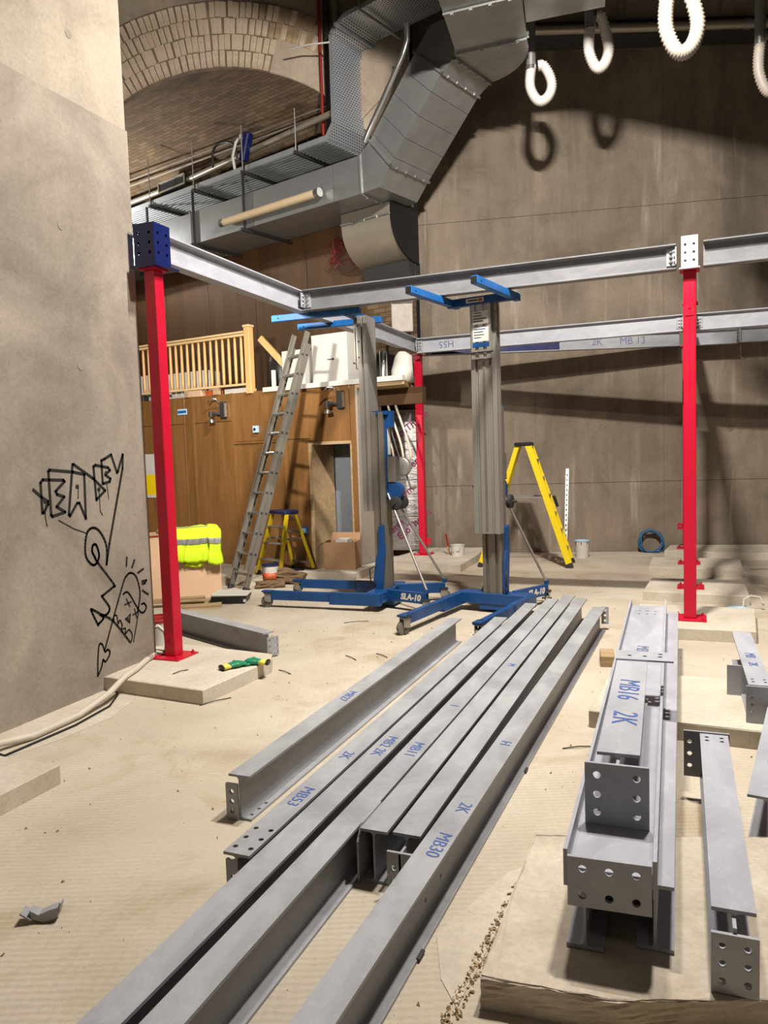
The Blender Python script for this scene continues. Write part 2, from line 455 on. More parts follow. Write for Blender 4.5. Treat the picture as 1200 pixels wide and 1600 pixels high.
# graffiti strokes sprayed on the pier
GR = [[(3.63,1.44),(3.69,1.39),(3.74,1.36),(3.74,1.34),(3.7,1.29),(3.69,1.29),(3.69,1.48),(3.71,1.5),(3.88,1.49),(3.89,1.48),(3.81,1.42),(3.82,1.4),(3.88,1.38),(3.81,1.32),(3.88,1.28),(3.77,1.26),(3.76,1.27),(3.76,1.55),(3.77,1.56),(3.97,1.54),(4.07,1.52),(4.06,1.22),(4.01,1.33),(3.99,1.33),(3.92,1.25),(3.91,1.26),(3.97,1.59),(3.98,1.59),(4.15,1.49),(4.26,1.4),(4.17,1.34),(4.17,1.35),(4.16,1.57),(4.18,1.58),(4.3,1.56),(4.32,1.54),(4.27,1.51),(4.32,1.48),(4.31,1.46),(4.25,1.45),(4.24,1.45),(4.24,1.61),(4.27,1.62),(4.34,1.65),(4.39,1.52),(4.4,1.53),(4.46,1.65),(4.45,1.55),(4.27,1.02),(4.23,.88)],
[(4.23,.88),(4.24,1.01),(4.19,1.11),(4.13,1.15),(4.07,1.13),(4.04,1.05),(4.04,.96),(4.09,.9),(4.13,.9),(4.16,.94),(4.16,.98),(4.14,1.03),(4.11,1.03),(4.1,.99),(4.12,.95),(4.15,.9),(4.29,.73),(4.28,.71),(4.18,.67),(4.17,.66),(4.23,.58),(4.22,.54),(4.17,.53),(4.07,.59),(4.06,.58),(4.11,.48),(4.12,.48),(4.17,.51),(4.14,.54),(4.26,.47),(4.42,.28)],
[(4.16,.28),(4.37,.69),(4.43,.77),(4.48,.78),(4.53,.74),(4.56,.63),(4.54,.53),(4.52,.48)],
[(4.38,.64),(4.42,.65),(4.46,.61),(4.51,.53),(4.56,.47),(4.6,.47),(4.62,.5),(4.6,.53),(4.57,.53)],
[(4.08,.12),(4.09,.23),(4.11,.33),(4.14,.33),(4.16,.28),(4.17,.27),(4.19,.28),(4.21,.26),(4.2,.23),(4.16,.2),(4.14,.22),(4.12,.17),(4.08,.12)],
[(4.44,.9),(4.43,.84)],[(4.52,.87),(4.49,.82)],[(4.61,.79),(4.55,.77)],[(4.59,.7),(4.64,.7),(4.62,.68),(4.59,.68)],[(4.59,.63),(4.65,.59)],
[(4.41,.6),(4.44,.54)],[(4.39,.56),(4.46,.57)],[(4.49,.51),(4.51,.44)],[(4.47,.47),(4.53,.48)],[(4.39,.45),(4.44,.48),(4.43,.42),(4.39,.46)],
[(4.27,.46),(4.27,.5),(4.3,.5),(4.31,.44),(4.33,.46),(4.35,.42),(4.34,.39),(4.38,.39),(4.38,.35),(4.42,.37),(4.45,.32),(4.43,.27)],
[(4.53,.47),(4.46,.27)],[(4.01,1.44),(4.0,1.36)],[(4.2,1.4),(4.2,1.26),(4.22,1.23)],[(3.72,1.34),(3.71,1.27),(3.72,1.2)],[(4.28,1.44),(4.29,1.34)],[(3.82,1.23),(3.95,1.16),(4.06,1.12)]]
GW = [.019,.016,.014,.013,.012] + [.016]*5 + [.010]*7 + [.006]*5
def ribbon(pts, w, fn):
    mb = MB(); n = len(pts)
    for i in range(n-1):
        a = Vector(pts[i]); b = Vector(pts[i+1]); d = (b-a).normalized(); q = Vector((-d.y, d.x))*w/2; e = d*w*.35
        mb.add([fn(*(a-e-q)), fn(*(b+e-q)), fn(*(b+e+q)), fn(*(a-e+q)), fn(*(a-e-q), 1), fn(*(b+e-q), 1), fn(*(b+e+q), 1), fn(*(a-e+q), 1)],
               [(0,1,2,3),(7,6,5,4),(0,4,5,1),(1,5,6,2),(2,6,7,3),(3,7,4,0)])
    return mb
def catmull(pts, n=4):
    out = []
    for i in range(len(pts)-1):
        p0, p1, p2, p3 = (Vector(pts[max(0, min(len(pts)-1, i+k-1))]) for k in range(4))
        for k in range(n):
            u = k/n; out.append(.5*((2*p1)+(p2-p0)*u+(2*p0-5*p1+4*p2-p3)*u*u+(-p0+3*p1-3*p2+p3)*u**3))
    return [tuple(q) for q in out] + [pts[-1]]
for i_, (st, wd) in enumerate(zip(GR, GW)):
    if i_ in (1, 2, 3, 4, 15): st = catmull(st)
    obj('graffiti_stroke', ribbon(st, wd, lambda y, z, k=0: Vector((-3.85+(.0025 if k else 0), y, z))), pier, M['spray'])
for y, z in ((4.0,1.44),(4.2,1.41),(3.72,1.36),(4.28,1.52),(4.42,.44)):
    obj('graffiti_blot', MB().lathe([(.017,0),(.012,.003),(.0,.0032)], n=12).xf(Matrix.Rotation(R(90),4,'Y')), pier, M['spray'], loc=(-3.85, y, z))

# back wall of the shaft, with day joints, tie holes and scratches
WD = Vector((.9795, .2017, 0)); WN = Vector((.2017, -.9795, 0)); W0 = Vector((-3.95, 11.4, 0))
WROT = math.atan2(WD.y, WD.x)
bw = thing('wall_back', '', '', W0, (0, 0, WROT)); del bw['label']; del bw['category']; bw['kind'] = 'structure'
JX = [0, 1.72, 3.58, 5.44, 9.3]; JZ = [0, 1.05, 3.35, 5.05, CEIL]
for i in range(4):
    for k in range(4):
        obj('concrete_pour', MB().box((JX[i]+.003, random.uniform(0,.004), JZ[k]+.003), (JX[i+1]-.003, .5, JZ[k+1]-.003)), bw, M['wall'])
obj('joint_backing', MB().box((.01,.012,0), (9.29,.49,CEIL-.01)), bw, M['wall'])
for sx, z in ((1.0,1.6),(2.7,1.9),(4.5,1.8),(1.1,4.2),(2.6,4.5),(4.3,4.3),(5.9,4.4),(2.2,5.9),(3.6,6.2)):
    obj('form_tie', MB().lathe([(.05,0),(.045,.004),(.024,.005),(.02,.001)], n=16).xf(Matrix.Rotation(R(90),4,'X')), bw, M['wall'], loc=(sx, 0, z))
# bulkhead above the back wall
bk = struct('wall_upper', MB().box((1.1,0,7.12), (8.6,.5,CEIL)), M['wall_top'])
bk.location = V(0, 10.55, 0); bk.rotation_euler = (0, 0, YAW)
obj('ledge_angle', MB().box((1.1,-.10,7.06), (8.6,.5,7.12)), bk, M['dark'])
for x in (3.28, 3.36, 4.62):
    obj('conduit', MB().cyl((x,-.015,7.12), (x,-.015,8.6), .012, 8), bk, M['galv'])

# brick arch and barrel vault behind it, built on the tunnel's own axes
AX, AZ, AR, AY = -2.12, 4.53, 2.70, 11.6
TD = Vector((-.788, .616))
def arcp(th, r): return AX + r*math.sin(th), AZ + r*math.cos(th)
face = MB(); N = 48
for i in range(N):
    t0 = -math.pi/2 + math.pi*i/N; t1 = -math.pi/2 + math.pi*(i+1)/N
    x0, z0 = arcp(t0, AR); x1, z1 = arcp(t1, AR)
    face.add([(x0,AY,z0),(x1,AY,z1),(x1,AY,CEIL),(x0,AY,CEIL)], [(0,1,2,3)])
xl = AX-AR
face.add([(-8.5,AY,0),(xl,AY,0),(xl,AY,CEIL),(-8.5,AY,CEIL)], [(0,1,2,3)])
arch = struct('wall_arch', face, M['face'], fix=False)
arch.rotation_euler = (0, 0, YAW)
poly = [arcp(R(-40)+R(86)*k/30, AR-.002) for k in range(31)] + [arcp(R(46)-R(86)*k/30, AR+(.93 if k > 12 else .93-.33*(12-k)/12)) for k in range(31)]
for nm, ka, kb, mt, yo in (('mortar_bed', 0, 19, 'mortar', 0), ('render_patch', 19, 30, 'face', -.004)):
    ring = MB()
    for k in range(ka, kb):
        a, b, c, d = poly[k], poly[k+1], poly[60-k], poly[61-k]
        ring.add([(p[0], yy, p[1]) for yy in (AY-.03+yo, AY+.05) for p in (a,b,c,d)], [(3,2,1,0),(4,5,6,7),(0,1,5,4),(1,2,6,5),(2,3,7,6),(3,0,4,7)])
    obj(nm, ring, arch, M[mt])
bmeshes = {}
for rg in range(4):
    r0 = AR + rg*.228 + .006; r1 = r0 + .215
    w0 = .079*.5; pitch = .093/(r0+.1)
    for vv in range(3):
        mb = MB(); j = [.004*random.uniform(-1,1) for _ in range(8)]
        a0 = w0*(r0)/(r0+.1); a1 = w0*r1/(r0+.1)
        mb.add([(-a0+j[0],-.022,r0),(a0+j[1],-.022,r0),(a1+j[2],-.026+j[4],r1),(-a1+j[3],-.022+j[5],r1),
                (-a0,.03,r0),(a0,.03,r0),(a1,.03,r1),(-a1,.03,r1)], [(0,1,2,3),(7,6,5,4),(0,4,5,1),(1,5,6,2),(2,6,7,3),(3,7,4,0)])
        bmeshes[rg, vv] = mb.mesh('brick', M['brick'], bevel=.005)
        m2 = bmeshes[rg, vv].copy(); m2.materials.clear(); m2.materials.append(M['brick2']); bmeshes[rg, vv, 'd'] = m2
    k = 0; a = R(-35) + random.uniform(0, pitch)
    while a < R(33):
        lim = R(14) if rg < 2 else R(33)
        if a < lim - (0 if a < R(14) else random.uniform(0, .12)):
            key = (rg, random.randrange(3))
            if rg >= 2 and a > R(4)+random.uniform(0,R(16)) and random.random() < .8: key = key + ('d',)
            o = obj('brick', bmeshes[key], arch, loc=(AX, AY-.022+random.uniform(-.012,.010), AZ+random.uniform(-.006,.006)), rot=(0, a+random.uniform(-.004,.004), 0))
        a += pitch
# diagonal brick courses left of the arch crown
fm = MB().box((-.105,-.03,-.036), (.105,.03,.036)).mesh('brick', M['brick'], bevel=.005)
for r_ in range(3):
    for c_ in range(5):
        obj('brick', fm, arch, loc=(-3.62+c_*.235+r_*.1, AY-.01, 8.22+r_*.082-c_*.02+.12), rot=(0, R(22), 0))

def sweep(name, th0, th1, n, s0, s1, mat, wall=None, off=0):
    me_v, me_f, uvs = [], [], []
    prof = [(arcp(th0+(th1-th0)*k/n, AR+off), (AR)*(th0+(th1-th0)*k/n)) for k in range(n+1)]
    if wall == 'R': prof = prof + [((AX+AR+off, z), AR*math.pi/2+(AZ-z)) for z in (3.0, 1.5, 0)]
    if wall == 'L': prof = [((AX-AR-off, z), -AR*math.pi/2-(AZ-z)) for z in (0, 1.5, 3.0)] + prof
    ss = [s0, (s0+s1)/2, s1]
    for (x, z), u in prof:
        for s in ss: me_v.append((x+TD.x*s, AY+TD.y*s, z)); uvs.append((s, u))
    m = len(ss)
    for i in range(len(prof)-1):
        for k in range(m-1): me_f.append((i*m+k, (i+1)*m+k, (i+1)*m+k+1, i*m+k+1))
    me = bpy.data.meshes.new(name); me.from_pydata(me_v, [], me_f); me.materials.append(mat)
    ul = me.uv_layers.new(name='UVMap')
    for lp in me.loops: ul.data[lp.index].uv = uvs[lp.vertex_index]
    for p in me.polygons: p.use_smooth = True
    return me
vault = struct('ceiling_vault', sweep('ceiling_vault', R(-90), R(90), 48, 0, 9.5, M['vault'], 'R')); vault.rotation_euler = (0, 0, YAW)
tl = struct('wall_tunnel_left', sweep('wall_tunnel_left', R(-92), R(-90), 2, 0, 9.5, M['vault'], 'L')); tl.rotation_euler = (0, 0, YAW)
e = V(TD.x*9.4+AX, AY+TD.y*9.4, 0)
te = struct('wall_tunnel_end', MB().box((-6,0,0), (6,.3,CEIL)), M['vault']); te.location = e; te.rotation_euler = (0, 0, YAW+math.atan2(TD.y, TD.x)+R(90)+R(180))
# varnished plywood lining on the tunnel haunch: separate bent sheets
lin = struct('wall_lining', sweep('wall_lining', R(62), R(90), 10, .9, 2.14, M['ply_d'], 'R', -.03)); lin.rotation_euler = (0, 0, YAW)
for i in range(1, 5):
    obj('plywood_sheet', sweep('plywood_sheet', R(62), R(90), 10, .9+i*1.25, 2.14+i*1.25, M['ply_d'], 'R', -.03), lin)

# partition under the mezzanine
PD = Vector((-.9872, .1596, 0)); P0 = Vector((-4.2, 9.42, 0)); PROT = math.atan2(PD.y, PD.x)
# local axes of the partition: +X runs left along it, +Y towards the room, Z up
par = thing('wall_partition', '', '', P0, (0, 0, PROT)); del par['label']; del par['category']; par['kind'] = 'structure'
PT = 2.55
obj('backing', MB().box((0,-.12,0), (.1,-.02,PT)).box((.1,-.12,1.76), (.79,-.02,PT)).box((.79,-.12,0), (5.4,-.02,PT)), par, M['ply'])
cols = [(0,.1,[(0,PT)]), (.1,.79,[(1.76,PT)]), (.79,1.27,[(0,1.83),(1.83,PT)]), (1.27,2.17,[(0,1.83),(1.83,PT)]), (2.17,2.98,[(0,2.14),(2.14,PT)]), (2.98,3.16,[(0,PT)]), (3.16,4.1,[(0,2.14),(2.14,PT)]), (4.1,5.4,[(0,PT)])]
for a, b, zz in cols:
    for z0, z1 in zz:
        obj('panel', MB().box((a+.004,-.02,z0+.004), (b-.004,random.uniform(0,.006),z1-.004)), par, M['ply'], bevel=.003)
for a in (1.27, 2.17, 2.98): obj('batten', MB().box((a-.02,0,0), (a+.02,.02,PT)), par, M['ply'])
obj('skirting', MB().box((.84,.0,0), (5.3,.022,.09)), par, M['ply'])
obj('ledge', MB().box((1.3,0,1.80), (2.15,.03,1.83)), par, M['ply'])
dr = struct('door_1', MB().box((.74,-.5,0), (.80,.02,1.74)).box((.09,-.12,1.74), (.80,.02,1.78)).box((.085,-.12,0), (.105,.015,1.74)), M['timber'])
dr.location = P0; dr.rotation_euler = (0, 0, PROT)
obj('grey_wall_beyond', MB().box((.0,-.62,0), (1.6,-.55,1.9)), dr, plain('grey_render', srgb(128,134,142), .7))
obj('socket_plate', MB().box((.46,-.55,.30), (.62,-.535,.39)), dr, M['black'], bevel=.004)
obj('jamb_side', MB().box((.0,-.62,0), (.085,-.12,1.9)), dr, M['ply'])
for k in range(2):
    for hx, hz in ((.49,.36),(.505,.33),(.475,.33)):
        obj('socket_hole', MB().box((hx+k*.075-.004,-.535,hz-.007), (hx+k*.075+.004,-.5325,hz+.007)), dr, M['wheel'])
fm_ = struct('floor_mezzanine', MB().prism([(-.75,0),(5.4,0),(5.4,-3.0),(1.6,-3.0),(.2,-2.2)], lambda u, v, h: Vector((u, v, h)), PT-.08, PT-.01), M['timber']); fm_.location = P0; fm_.rotation_euler = (0,0,PROT)
tr = struct('trim_1', MB().box((-.75,-.02,PT-.03), (1.55,.045,PT+.035)), M['white']); tr.location = P0; tr.rotation_euler = (0,0,PROT)
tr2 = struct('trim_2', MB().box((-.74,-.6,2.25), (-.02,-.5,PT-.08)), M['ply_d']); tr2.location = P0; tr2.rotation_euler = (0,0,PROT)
tr3 = struct('trim_3', MB().box((-.03,-.6,0), (.0,.01,PT-.08)), M['hosew2']); tr3.location = P0; tr3.rotation_euler = (0,0,PROT)
# foil-faced insulation boards at the back of the recess
ins = struct('wall_insulation', MB().box((-.02,0,.1), (.86,.05,2.24)), M['timber']); ins.location = V(-.22, 11.85, 0); ins.rotation_euler = (0,0,YAW-R(14))
for z0, z1 in ((.1,.62),(.62,1.18),(1.18,1.76),(1.76,2.24)):
    obj('foil_board', MB().box((0,-.03,z0+.003), (.85,0,z1-.003)), ins, M['foil'], bevel=.004)
for s_, x, z, a in (('EcoTherm',.2,1.42,35),('EcoTherm',.62,1.36,35),('EcoTherm',.45,.86,40),('EcoTherm',.28,.35,40),('EcoTherm',.7,.5,40),('EcoTherm',.7,2.0,35)):
    text(s_, .15, M['purple'], ins, (x, -.032, z), (R(90), R(-a), 0), 'print', .003)
obj('stud', MB().box((.28,-.08,.1), (.33,-.035,1.9)), ins, M['pine'])

# concrete pads cast on the floor
def pad(label, pts, h, mat='pad', rough=0):
    c = Vector((sum(p[0] for p in pts)/len(pts), sum(p[1] for p in pts)/len(pts), 0))
    bm = bmesh.new(); lo = [bm.verts.new((p[0]-c.x, p[1]-c.y, 0)) for p in pts]; hi = [bm.verts.new((p[0]-c.x, p[1]-c.y, h)) for p in pts]
    n = len(pts)
    bm.faces.new(hi); bm.faces.new(lo[::-1])
    for i in range(n): bm.faces.new((lo[i], lo[(i+1) % n], hi[(i+1) % n], hi[i]))
    bmesh.ops.bevel(bm, geom=[e for e in bm.edges if all(v in hi for v in e.verts)], offset=.006, segments=1, affect='EDGES')
    if rough:
        bmesh.ops.subdivide_edges(bm, edges=bm.edges, cuts=9, use_grid_fill=True)
        for v in bm.verts:
            if v.co.z > .02:
                v.co += Vector((random.uniform(-1,1), random.uniform(-1,1), random.uniform(-1,.3)))*rough
    bmesh.ops.recalc_face_normals(bm, faces=bm.faces)
    me = bpy.data.meshes.new('concrete_pad'); bm.to_mesh(me); bm.free(); me.materials.append(M[mat])
    return tag(obj('concrete_pad', me, loc=c), label, 'concrete pad', 'concrete pads under the posts')
pad('concrete pad under the leftmost red post, beside the graffiti wall', [(-3.85,4.14),(-2.975,4.07),(-2.92,4.85),(-3.0,5.0),(-4.55,5.15),(-4.55,4.71),(-3.85,4.71)], .1)
pad('cut-off concrete pad at the left edge of the picture, against the graffiti wall', [(-3.85,1.6),(-2.95,1.6),(-2.95,2.83),(-3.85,2.82)], .1)
pad('concrete pad at the foot of the red post in the far corner', [(-4.85,8.75),(-4.0,8.75),(-3.98,9.80),(-2.88,9.66),(-2.9,10.55),(-3.0,11.45),(-3.95,11.3),(-3.98,10.6),(-4.15,9.4)], .1)
pad('concrete pad under the nearest red post on the right', [(-.52,6.60),(.44,6.62),(.49,7.56),(-.5,7.56)], .1)
pad('second concrete pad back in the right-hand row', [(-.51,8.22),(.48,8.15),(.48,9.08),(-.47,9.06)], .1)
pad('third concrete pad back in the right-hand row', [(-.55,9.88),(.51,9.86),(.52,10.76),(-.54,10.78)], .1)
pad('low concrete ledge at the foot of the back wall on the right', [(-.42,11.46),(.56,11.32),(1.6,11.5),(2.6,12.6),(-.36,12.08)], .1)
pad('concrete pad halfway along the steel stack on the right', [(-.57,4.39),(-.12,4.33),(.50,4.30),(.55,5.28),(-.53,5.2)], .1)
pad('big rough concrete pad in the right foreground carrying the steel stack', [(-.575,2.02),(-.2,2.05),(.19,2.2),(.62,2.2),(.66,3.12),(.25,3.14),(-.585,2.88)], .1, 'pad_dark', .004)

# ================================================================== steel posts and frame
def post(label, x, y, top, z0=.1, lug=(1,0), lugz=.2):
    t = thing('steel_post', label, 'steel post', (x, y, z0), group='red steel posts')
    h = top - z0
    obj('shaft', MB().box((-.05,-.05,.012), (.05,.05,h-.012)), t, M['red'], bevel=.006)
    bp = obj('base_plate', plate_mesh('base_plate', .26, .26, .012, grid6(.26,.26,.03,.03)[::2] if 0 else [(-.1,.03),(.1,.03),(-.1,.23),(.1,.23)], M['red']), t, loc=(0,.13,0), rot=(R(90),0,0))
    obj('cap_plate', MB().box((-.075,-.075,h-.012), (.075,.075,h)), t, M['red'])
    for sx, sy, lz in ((lug[0], lug[1], lugz),):
        lg = obj('lug', plate_mesh('lug', .07, .09, .01, [(0,.05)], M['red'], .013), t, loc=(sx*.085, -.055 if sx == 0 else -.005, lz-.05))
    for bx in (-.1, .1):
        for by in (-.1, .1): obj('anchor_bolt', MB().cyl((bx,by,.012), (bx,by,.034), .008, 8).cyl((bx,by,.012), (bx,by,.022), .015, 6), t, M['red'])
    return t
post('red steel post on the left, standing in front of the graffiti wall', -3.705, 4.735, 3.0, lug=(0,-1), lugz=.13)
post('red steel post in the far corner beside the foil-faced boards', -3.70, 10.55, 2.985)
post('nearest red steel post on the right, in front of the back wall', -.05, 6.99, 3.03, lug=(0,1), lugz=2.6)
post('second red post back, hidden behind the nearest right-hand post', -.055, 8.53, 3.01, lug=(0,1), lugz=2.6)
post('third red post back, hidden behind the nearest right-hand post', -.085, 10.25, 2.975, lug=(0,1), lugz=2.6)
post('rearmost red post of the right-hand row, against the back wall', -.13, 11.75, 2.965, lug=(-1,0), lugz=.32)

def beam(label, loc, L, rz=0, rx=0, ry=0, d=.205, b=.108, mat='steel', group='grey steel beams', holes=None, local=None, name='steel_girder', tw=.0075):
    t = thing(name, label, 'steel beam', loc, (0, 0, rz), group)
    s = obj('section', ibeam(L, d, b, tw), t, M[mat])
    if holes: cut_holes(s, holes)
    if rx or ry:
        t.rotation_mode = 'XYZ'; t.rotation_euler = (rx, ry, rz)
    return t
def endplate(t, x, y, z, w, h, mat='steel', rz=0, rx=0, holes=None, th=.012, r=.0115, name='end_plate'):
    me = plate_mesh(name, w, h, th, holes if holes is not None else grid6(w, h), M[mat], r)
    return obj(name, me, t, loc=(x, y, z), rot=(rx, 0, rz))
def cleat(t, x, y, z, sx, mat='steel', h=.15):
    """angle cleat with bolts; sx = side on which the other beam lies, the leg on this beam runs back along -y"""
    w = .065
    c = obj('angle_cleat', MB().box((x-.004, y-w, z), (x+.004, y, z+h)).box((x, y-.004, z), (x+sx*w, y+.004, z+h)), t, M[mat])
    return c

G_ = 'bolted beams of the raised frame'
# long side beam on the left
A = beam('long raised beam running back from the left red post to the far corner', (-3.705, 4.83, 3.065), 5.66, rx=-.0115, group=G_, mat='steel_l')
# cross beam near
Bz = 3.042
B1 = beam('raised cross beam between the left side beam and the nearest right-hand post', (-3.645, 7.0, Bz), 3.49, rz=R(-90), group=G_, mat='steel_shaded')
def side_cleat(t, yy, face, z0=.035, h=.14, inward=1):
    """pair of bolted angle legs at the end of a beam: one on its web (face -1 / +1 = local x side), one standing on the supporting beam"""
    w = .075
    obj('angle_cleat', MB().box((face*.004, yy if inward > 0 else yy-w, z0), (face*.014, yy+w if inward > 0 else yy, z0+h)).box((face*.004, yy-.005, z0), (face*.075, yy+.005, z0+h)), t, M['steel'])
    for k in range(3):
        z = z0+.03+k*.04
        bo = obj('bolt', bolt_mesh(), t, loc=(face*.014, yy+inward*w*.55, z), rot=(0,0,R(90)*face))
        obj('bolt', bolt_mesh(), t, loc=(face*.045, yy+inward*.005, z), rot=(0,0,0 if inward < 0 else R(180)))
side_cleat(B1, .0, 1); side_cleat(B1, 3.49, 1, inward=-1)
# beam runs along local +Y = world +X after rz=-90; local +x = world -y (towards the camera)
B2 = beam('raised cross beam running right from the nearest right-hand post out of the picture', (.055, 7.0, Bz), 2.9, rz=R(-90), group=G_, mat='steel_shaded')
G1 = beam('raised beam running straight back above the right-hand row of red posts', (-.05, 6.94, 3.04), 4.75, rx=-.013, group=G_)
endplate(G1, 0, -.013, -.015, .13, .27, 'steel_l', holes=[(sx*.033, z) for sx in (-1,1) for z in (.07,.135,.2)], r=.0105)
obj('seat_plate', MB().box((-.08,-.06,-.02), (.08,.12,-.008)), G1, M['steel'])
Dz = 2.985
D1 = beam('second raised cross beam ending at the far corner post, with a mark on its web', (-3.645, 10.40, Dz), 3.49, rz=R(-90), group=G_, mat='steel_l')
side_cleat(D1, .0, 1); side_cleat(D1, 3.49, 1, inward=-1)
text('H55', .13, M['greypen'], D1, (.0045, .42, .1), (R(90), R(180), R(90)), 'pen_mark')
D2 = beam('second raised cross beam carrying on right past the posts out of the picture', (.0, 10.43, Dz), 3.0, rz=R(-86.5), group=G_, mat='steel_l')
side_cleat(D2, .0, 1)
ez = 2.972
ang = math.atan2(1.2, 3.42)
E1 = beam('rear raised beam along the back wall, half blue and half grey', (-3.62, 10.62, ez), 3.60, rz=ang-R(90), group=G_, mat='steel')
obj('blue_web_sheet', MB().box((.0045, .1, .012), (.0075, 1.92, .193)), E1, M['blue_node'])
text('2K', .14, M['greypen'], E1, (.0045, 2.45, .1), (R(90), 0, R(90)), 'pen_mark'); text('MB 13', .14, M['greypen'], E1, (.0045, 2.95, .1), (R(90), 0, R(90)), 'pen_mark')
E2 = beam('short rear beam along the back wall right of the hidden post', (-.16, 11.86, ez), .70, rz=R(-78), group=G_, mat='steel_l')
E3 = beam('farthest raised beam at the right edge beyond the bolted splice', (.545, 12.01, ez+.01), 2.2, rz=R(-78), group=G_, mat='steel_l')
endplate(E3, .03, .0, .0, .11, .205, 'steel_l', holes=[(0,.05),(0,.1),(0,.15)])
for z in (.05,.1,.15): obj('bolt', bolt_mesh(), E3, loc=(.04,.0,z), rot=(0,0,0))

# blue connection box on top of the left post
bx = thing('connection_box', 'navy blue bolted steel box on top of the left red post', 'steel box', (-3.705, 4.735, 3.0))
hs = [(sx*.048, z) for sx in (-1, 1) for z in (.08,.15,.22)]
s_ = .092
for rz in (0, 90, 180, 270):
    mm = plate_mesh('side_plate', s_*2-.001, .28, .01, hs, M['blue_node'], .012)
    obj('side_plate', mm, bx, loc=(-s_*math.sin(R(-rz))*1.0, -s_*math.cos(R(-rz)), .022), rot=(0,0,R(rz)))
obj('top_plate', MB().box((-s_,-s_,.302), (s_,s_,.312)), bx, M['blue_node'])
obj('base_plate', MB().box((-.11,-.12,.0), (.12,.15,.014)), bx, M['blue_node'])
obj('stiffener', MB().box((-.12,-.005,-.035), (-.055,.005,.0)), bx, M['blue_node'])

# ================================================================== beams lying on the floor
GF = 'grey beams laid in rows on the floor'
fh = lambda pts, z0=.19, z1=.22, r=.0105: [((x,y,z0), (x,y,z1), r) for x, y in pts]
def pen(t, s, y, z, size=.075, mat='bluepen', x=0): return text(s, size, M[mat], t, (x, y, z+.001), (0,0,R(-90)), 'pen_mark', shear=.15)
F1 = beam('leftmost beam of the floor row, set apart from the others', (-1.87, 2.79, 0), 3.29, group=GF,
          holes=[((-.03,y,-.01),(-.03,y,.02),.009) for y in (.04,.1,.16)]+[((.032,y,-.01),(.032,y,.02),.009) for y in (.04,.1,.16)])
endplate(F1, -.035, -.012, .0, .06, .165, holes=[(.0,.04),(.0,.085),(.0,.13)])
pen(F1, 'MB27', 1.15, .205)
F2 = beam('second beam of the floor row, with six holes in its near top flange', (-1.508, 2.21, 0), 3.99, group=GF,
          holes=fh([(sx*.032, y) for sx in (-1,1) for y in (.045,.115,.185)]))
pen(F2, '2K', .93, .205); pen(F2, 'MB53', .48, .205)
endplate(F2, -.03, .02, .0, .06, .165, holes=[(0,.05),(0,.1)])
F3 = beam('third beam of the floor row, running past the bottom left of the picture', (-1.382, .75, 0), 6.08, group=GF)
pen(F3, 'MB2 2K', 2.55, .205)
F4 = beam('fourth beam of the floor row, with its right web in deep shade', (-1.232, .75, 0), 6.33, group=GF)
pen(F4, 'MB11', 2.55, .205); pen(F4, '1', 3.2, .205)
F5 = beam('fifth beam of the floor row, with a mitred plate on its near end', (-1.112, 2.52, 0), 4.78, group=GF)
me = MB().prism([(0,0),(0,.16),(.045,.213),(.23,.213),(.23,.0)], lambda u, v, h: Vector((h, u-.02, v)), -.062, -.054).mesh('mitred_plate', M['steel'])
obj('mitred_plate', me, F5)
pen(F5, 'M', 2.3, .205)
F6 = beam('sixth beam of the floor row, with a bolted plate across its near end', (-.985, 2.53, 0), 4.62, group=GF)
endplate(F6, -.0, -.075, .01, .1, .16, holes=[(-.025,.05),(-.025,.1),(.025,.05),(.025,.1)]); obj('web_fin', MB().box((-.004,-.075,.015), (.004,0,.165)), F6, M['steel'])
F7 = beam('rightmost beam of the floor row, with a drilled plate on its far end', (-.893, .75, 0), 6.05, rz=R(-1.05), group=GF,
          holes=[((-.02,y,z),(.02,y,z),.009) for y in (1.62,1.78) for z in (.07,.13)])
endplate(F7, .045, 6.06, .055, .06, .15, holes=[(0,.03),(0,.075),(0,.12)])
pen(F7, '2K', 2.05, .205, x=.01); pen(F7, 'MB30', 1.75, .205, x=.01); pen(F7, 'H', 2.75, .205)
for y in (1.4, 2.9): obj('flange_nib', MB().box((.05,y,.006), (.062,y+.05,.014)), F7, M['dark'])
# short one behind the left pad
F8 = beam('short grey beam lying behind the pad of the left red post', (-3.16, 5.225, .0), 1.5, rz=R(66.3), group=GF)
endplate(F8, .03, -.013, .01, .11, .155, 'steel', holes=[(sx*.033, z) for sx in (-1,1) for z in (.03,.08,.13)], r=.010)

# ================================================================== stack of beams on the right
GS = 'beams stacked on the pads on the right'
zr = .1
S3 = beam('lower right beam of the stack, under the beam lying on its side', (-.115, 2.30, zr), 3.95, rz=R(1.0), group=GS, mat='steel_l')
S3b = beam('slim outermost beam on the right flank of the stack', (-.062-.03, 2.36, zr), .02, group=GS) if 0 else None
S4 = beam('lower left beam of the stack, mostly in shade', (-.31, 2.24, zr), 3.7, rz=R(1.6), group=GS, mat='steel_l',
          holes=[((-.02,y,z),(.02,y,z),.012) for y in (.06,.16) for z in (.07,.14)])
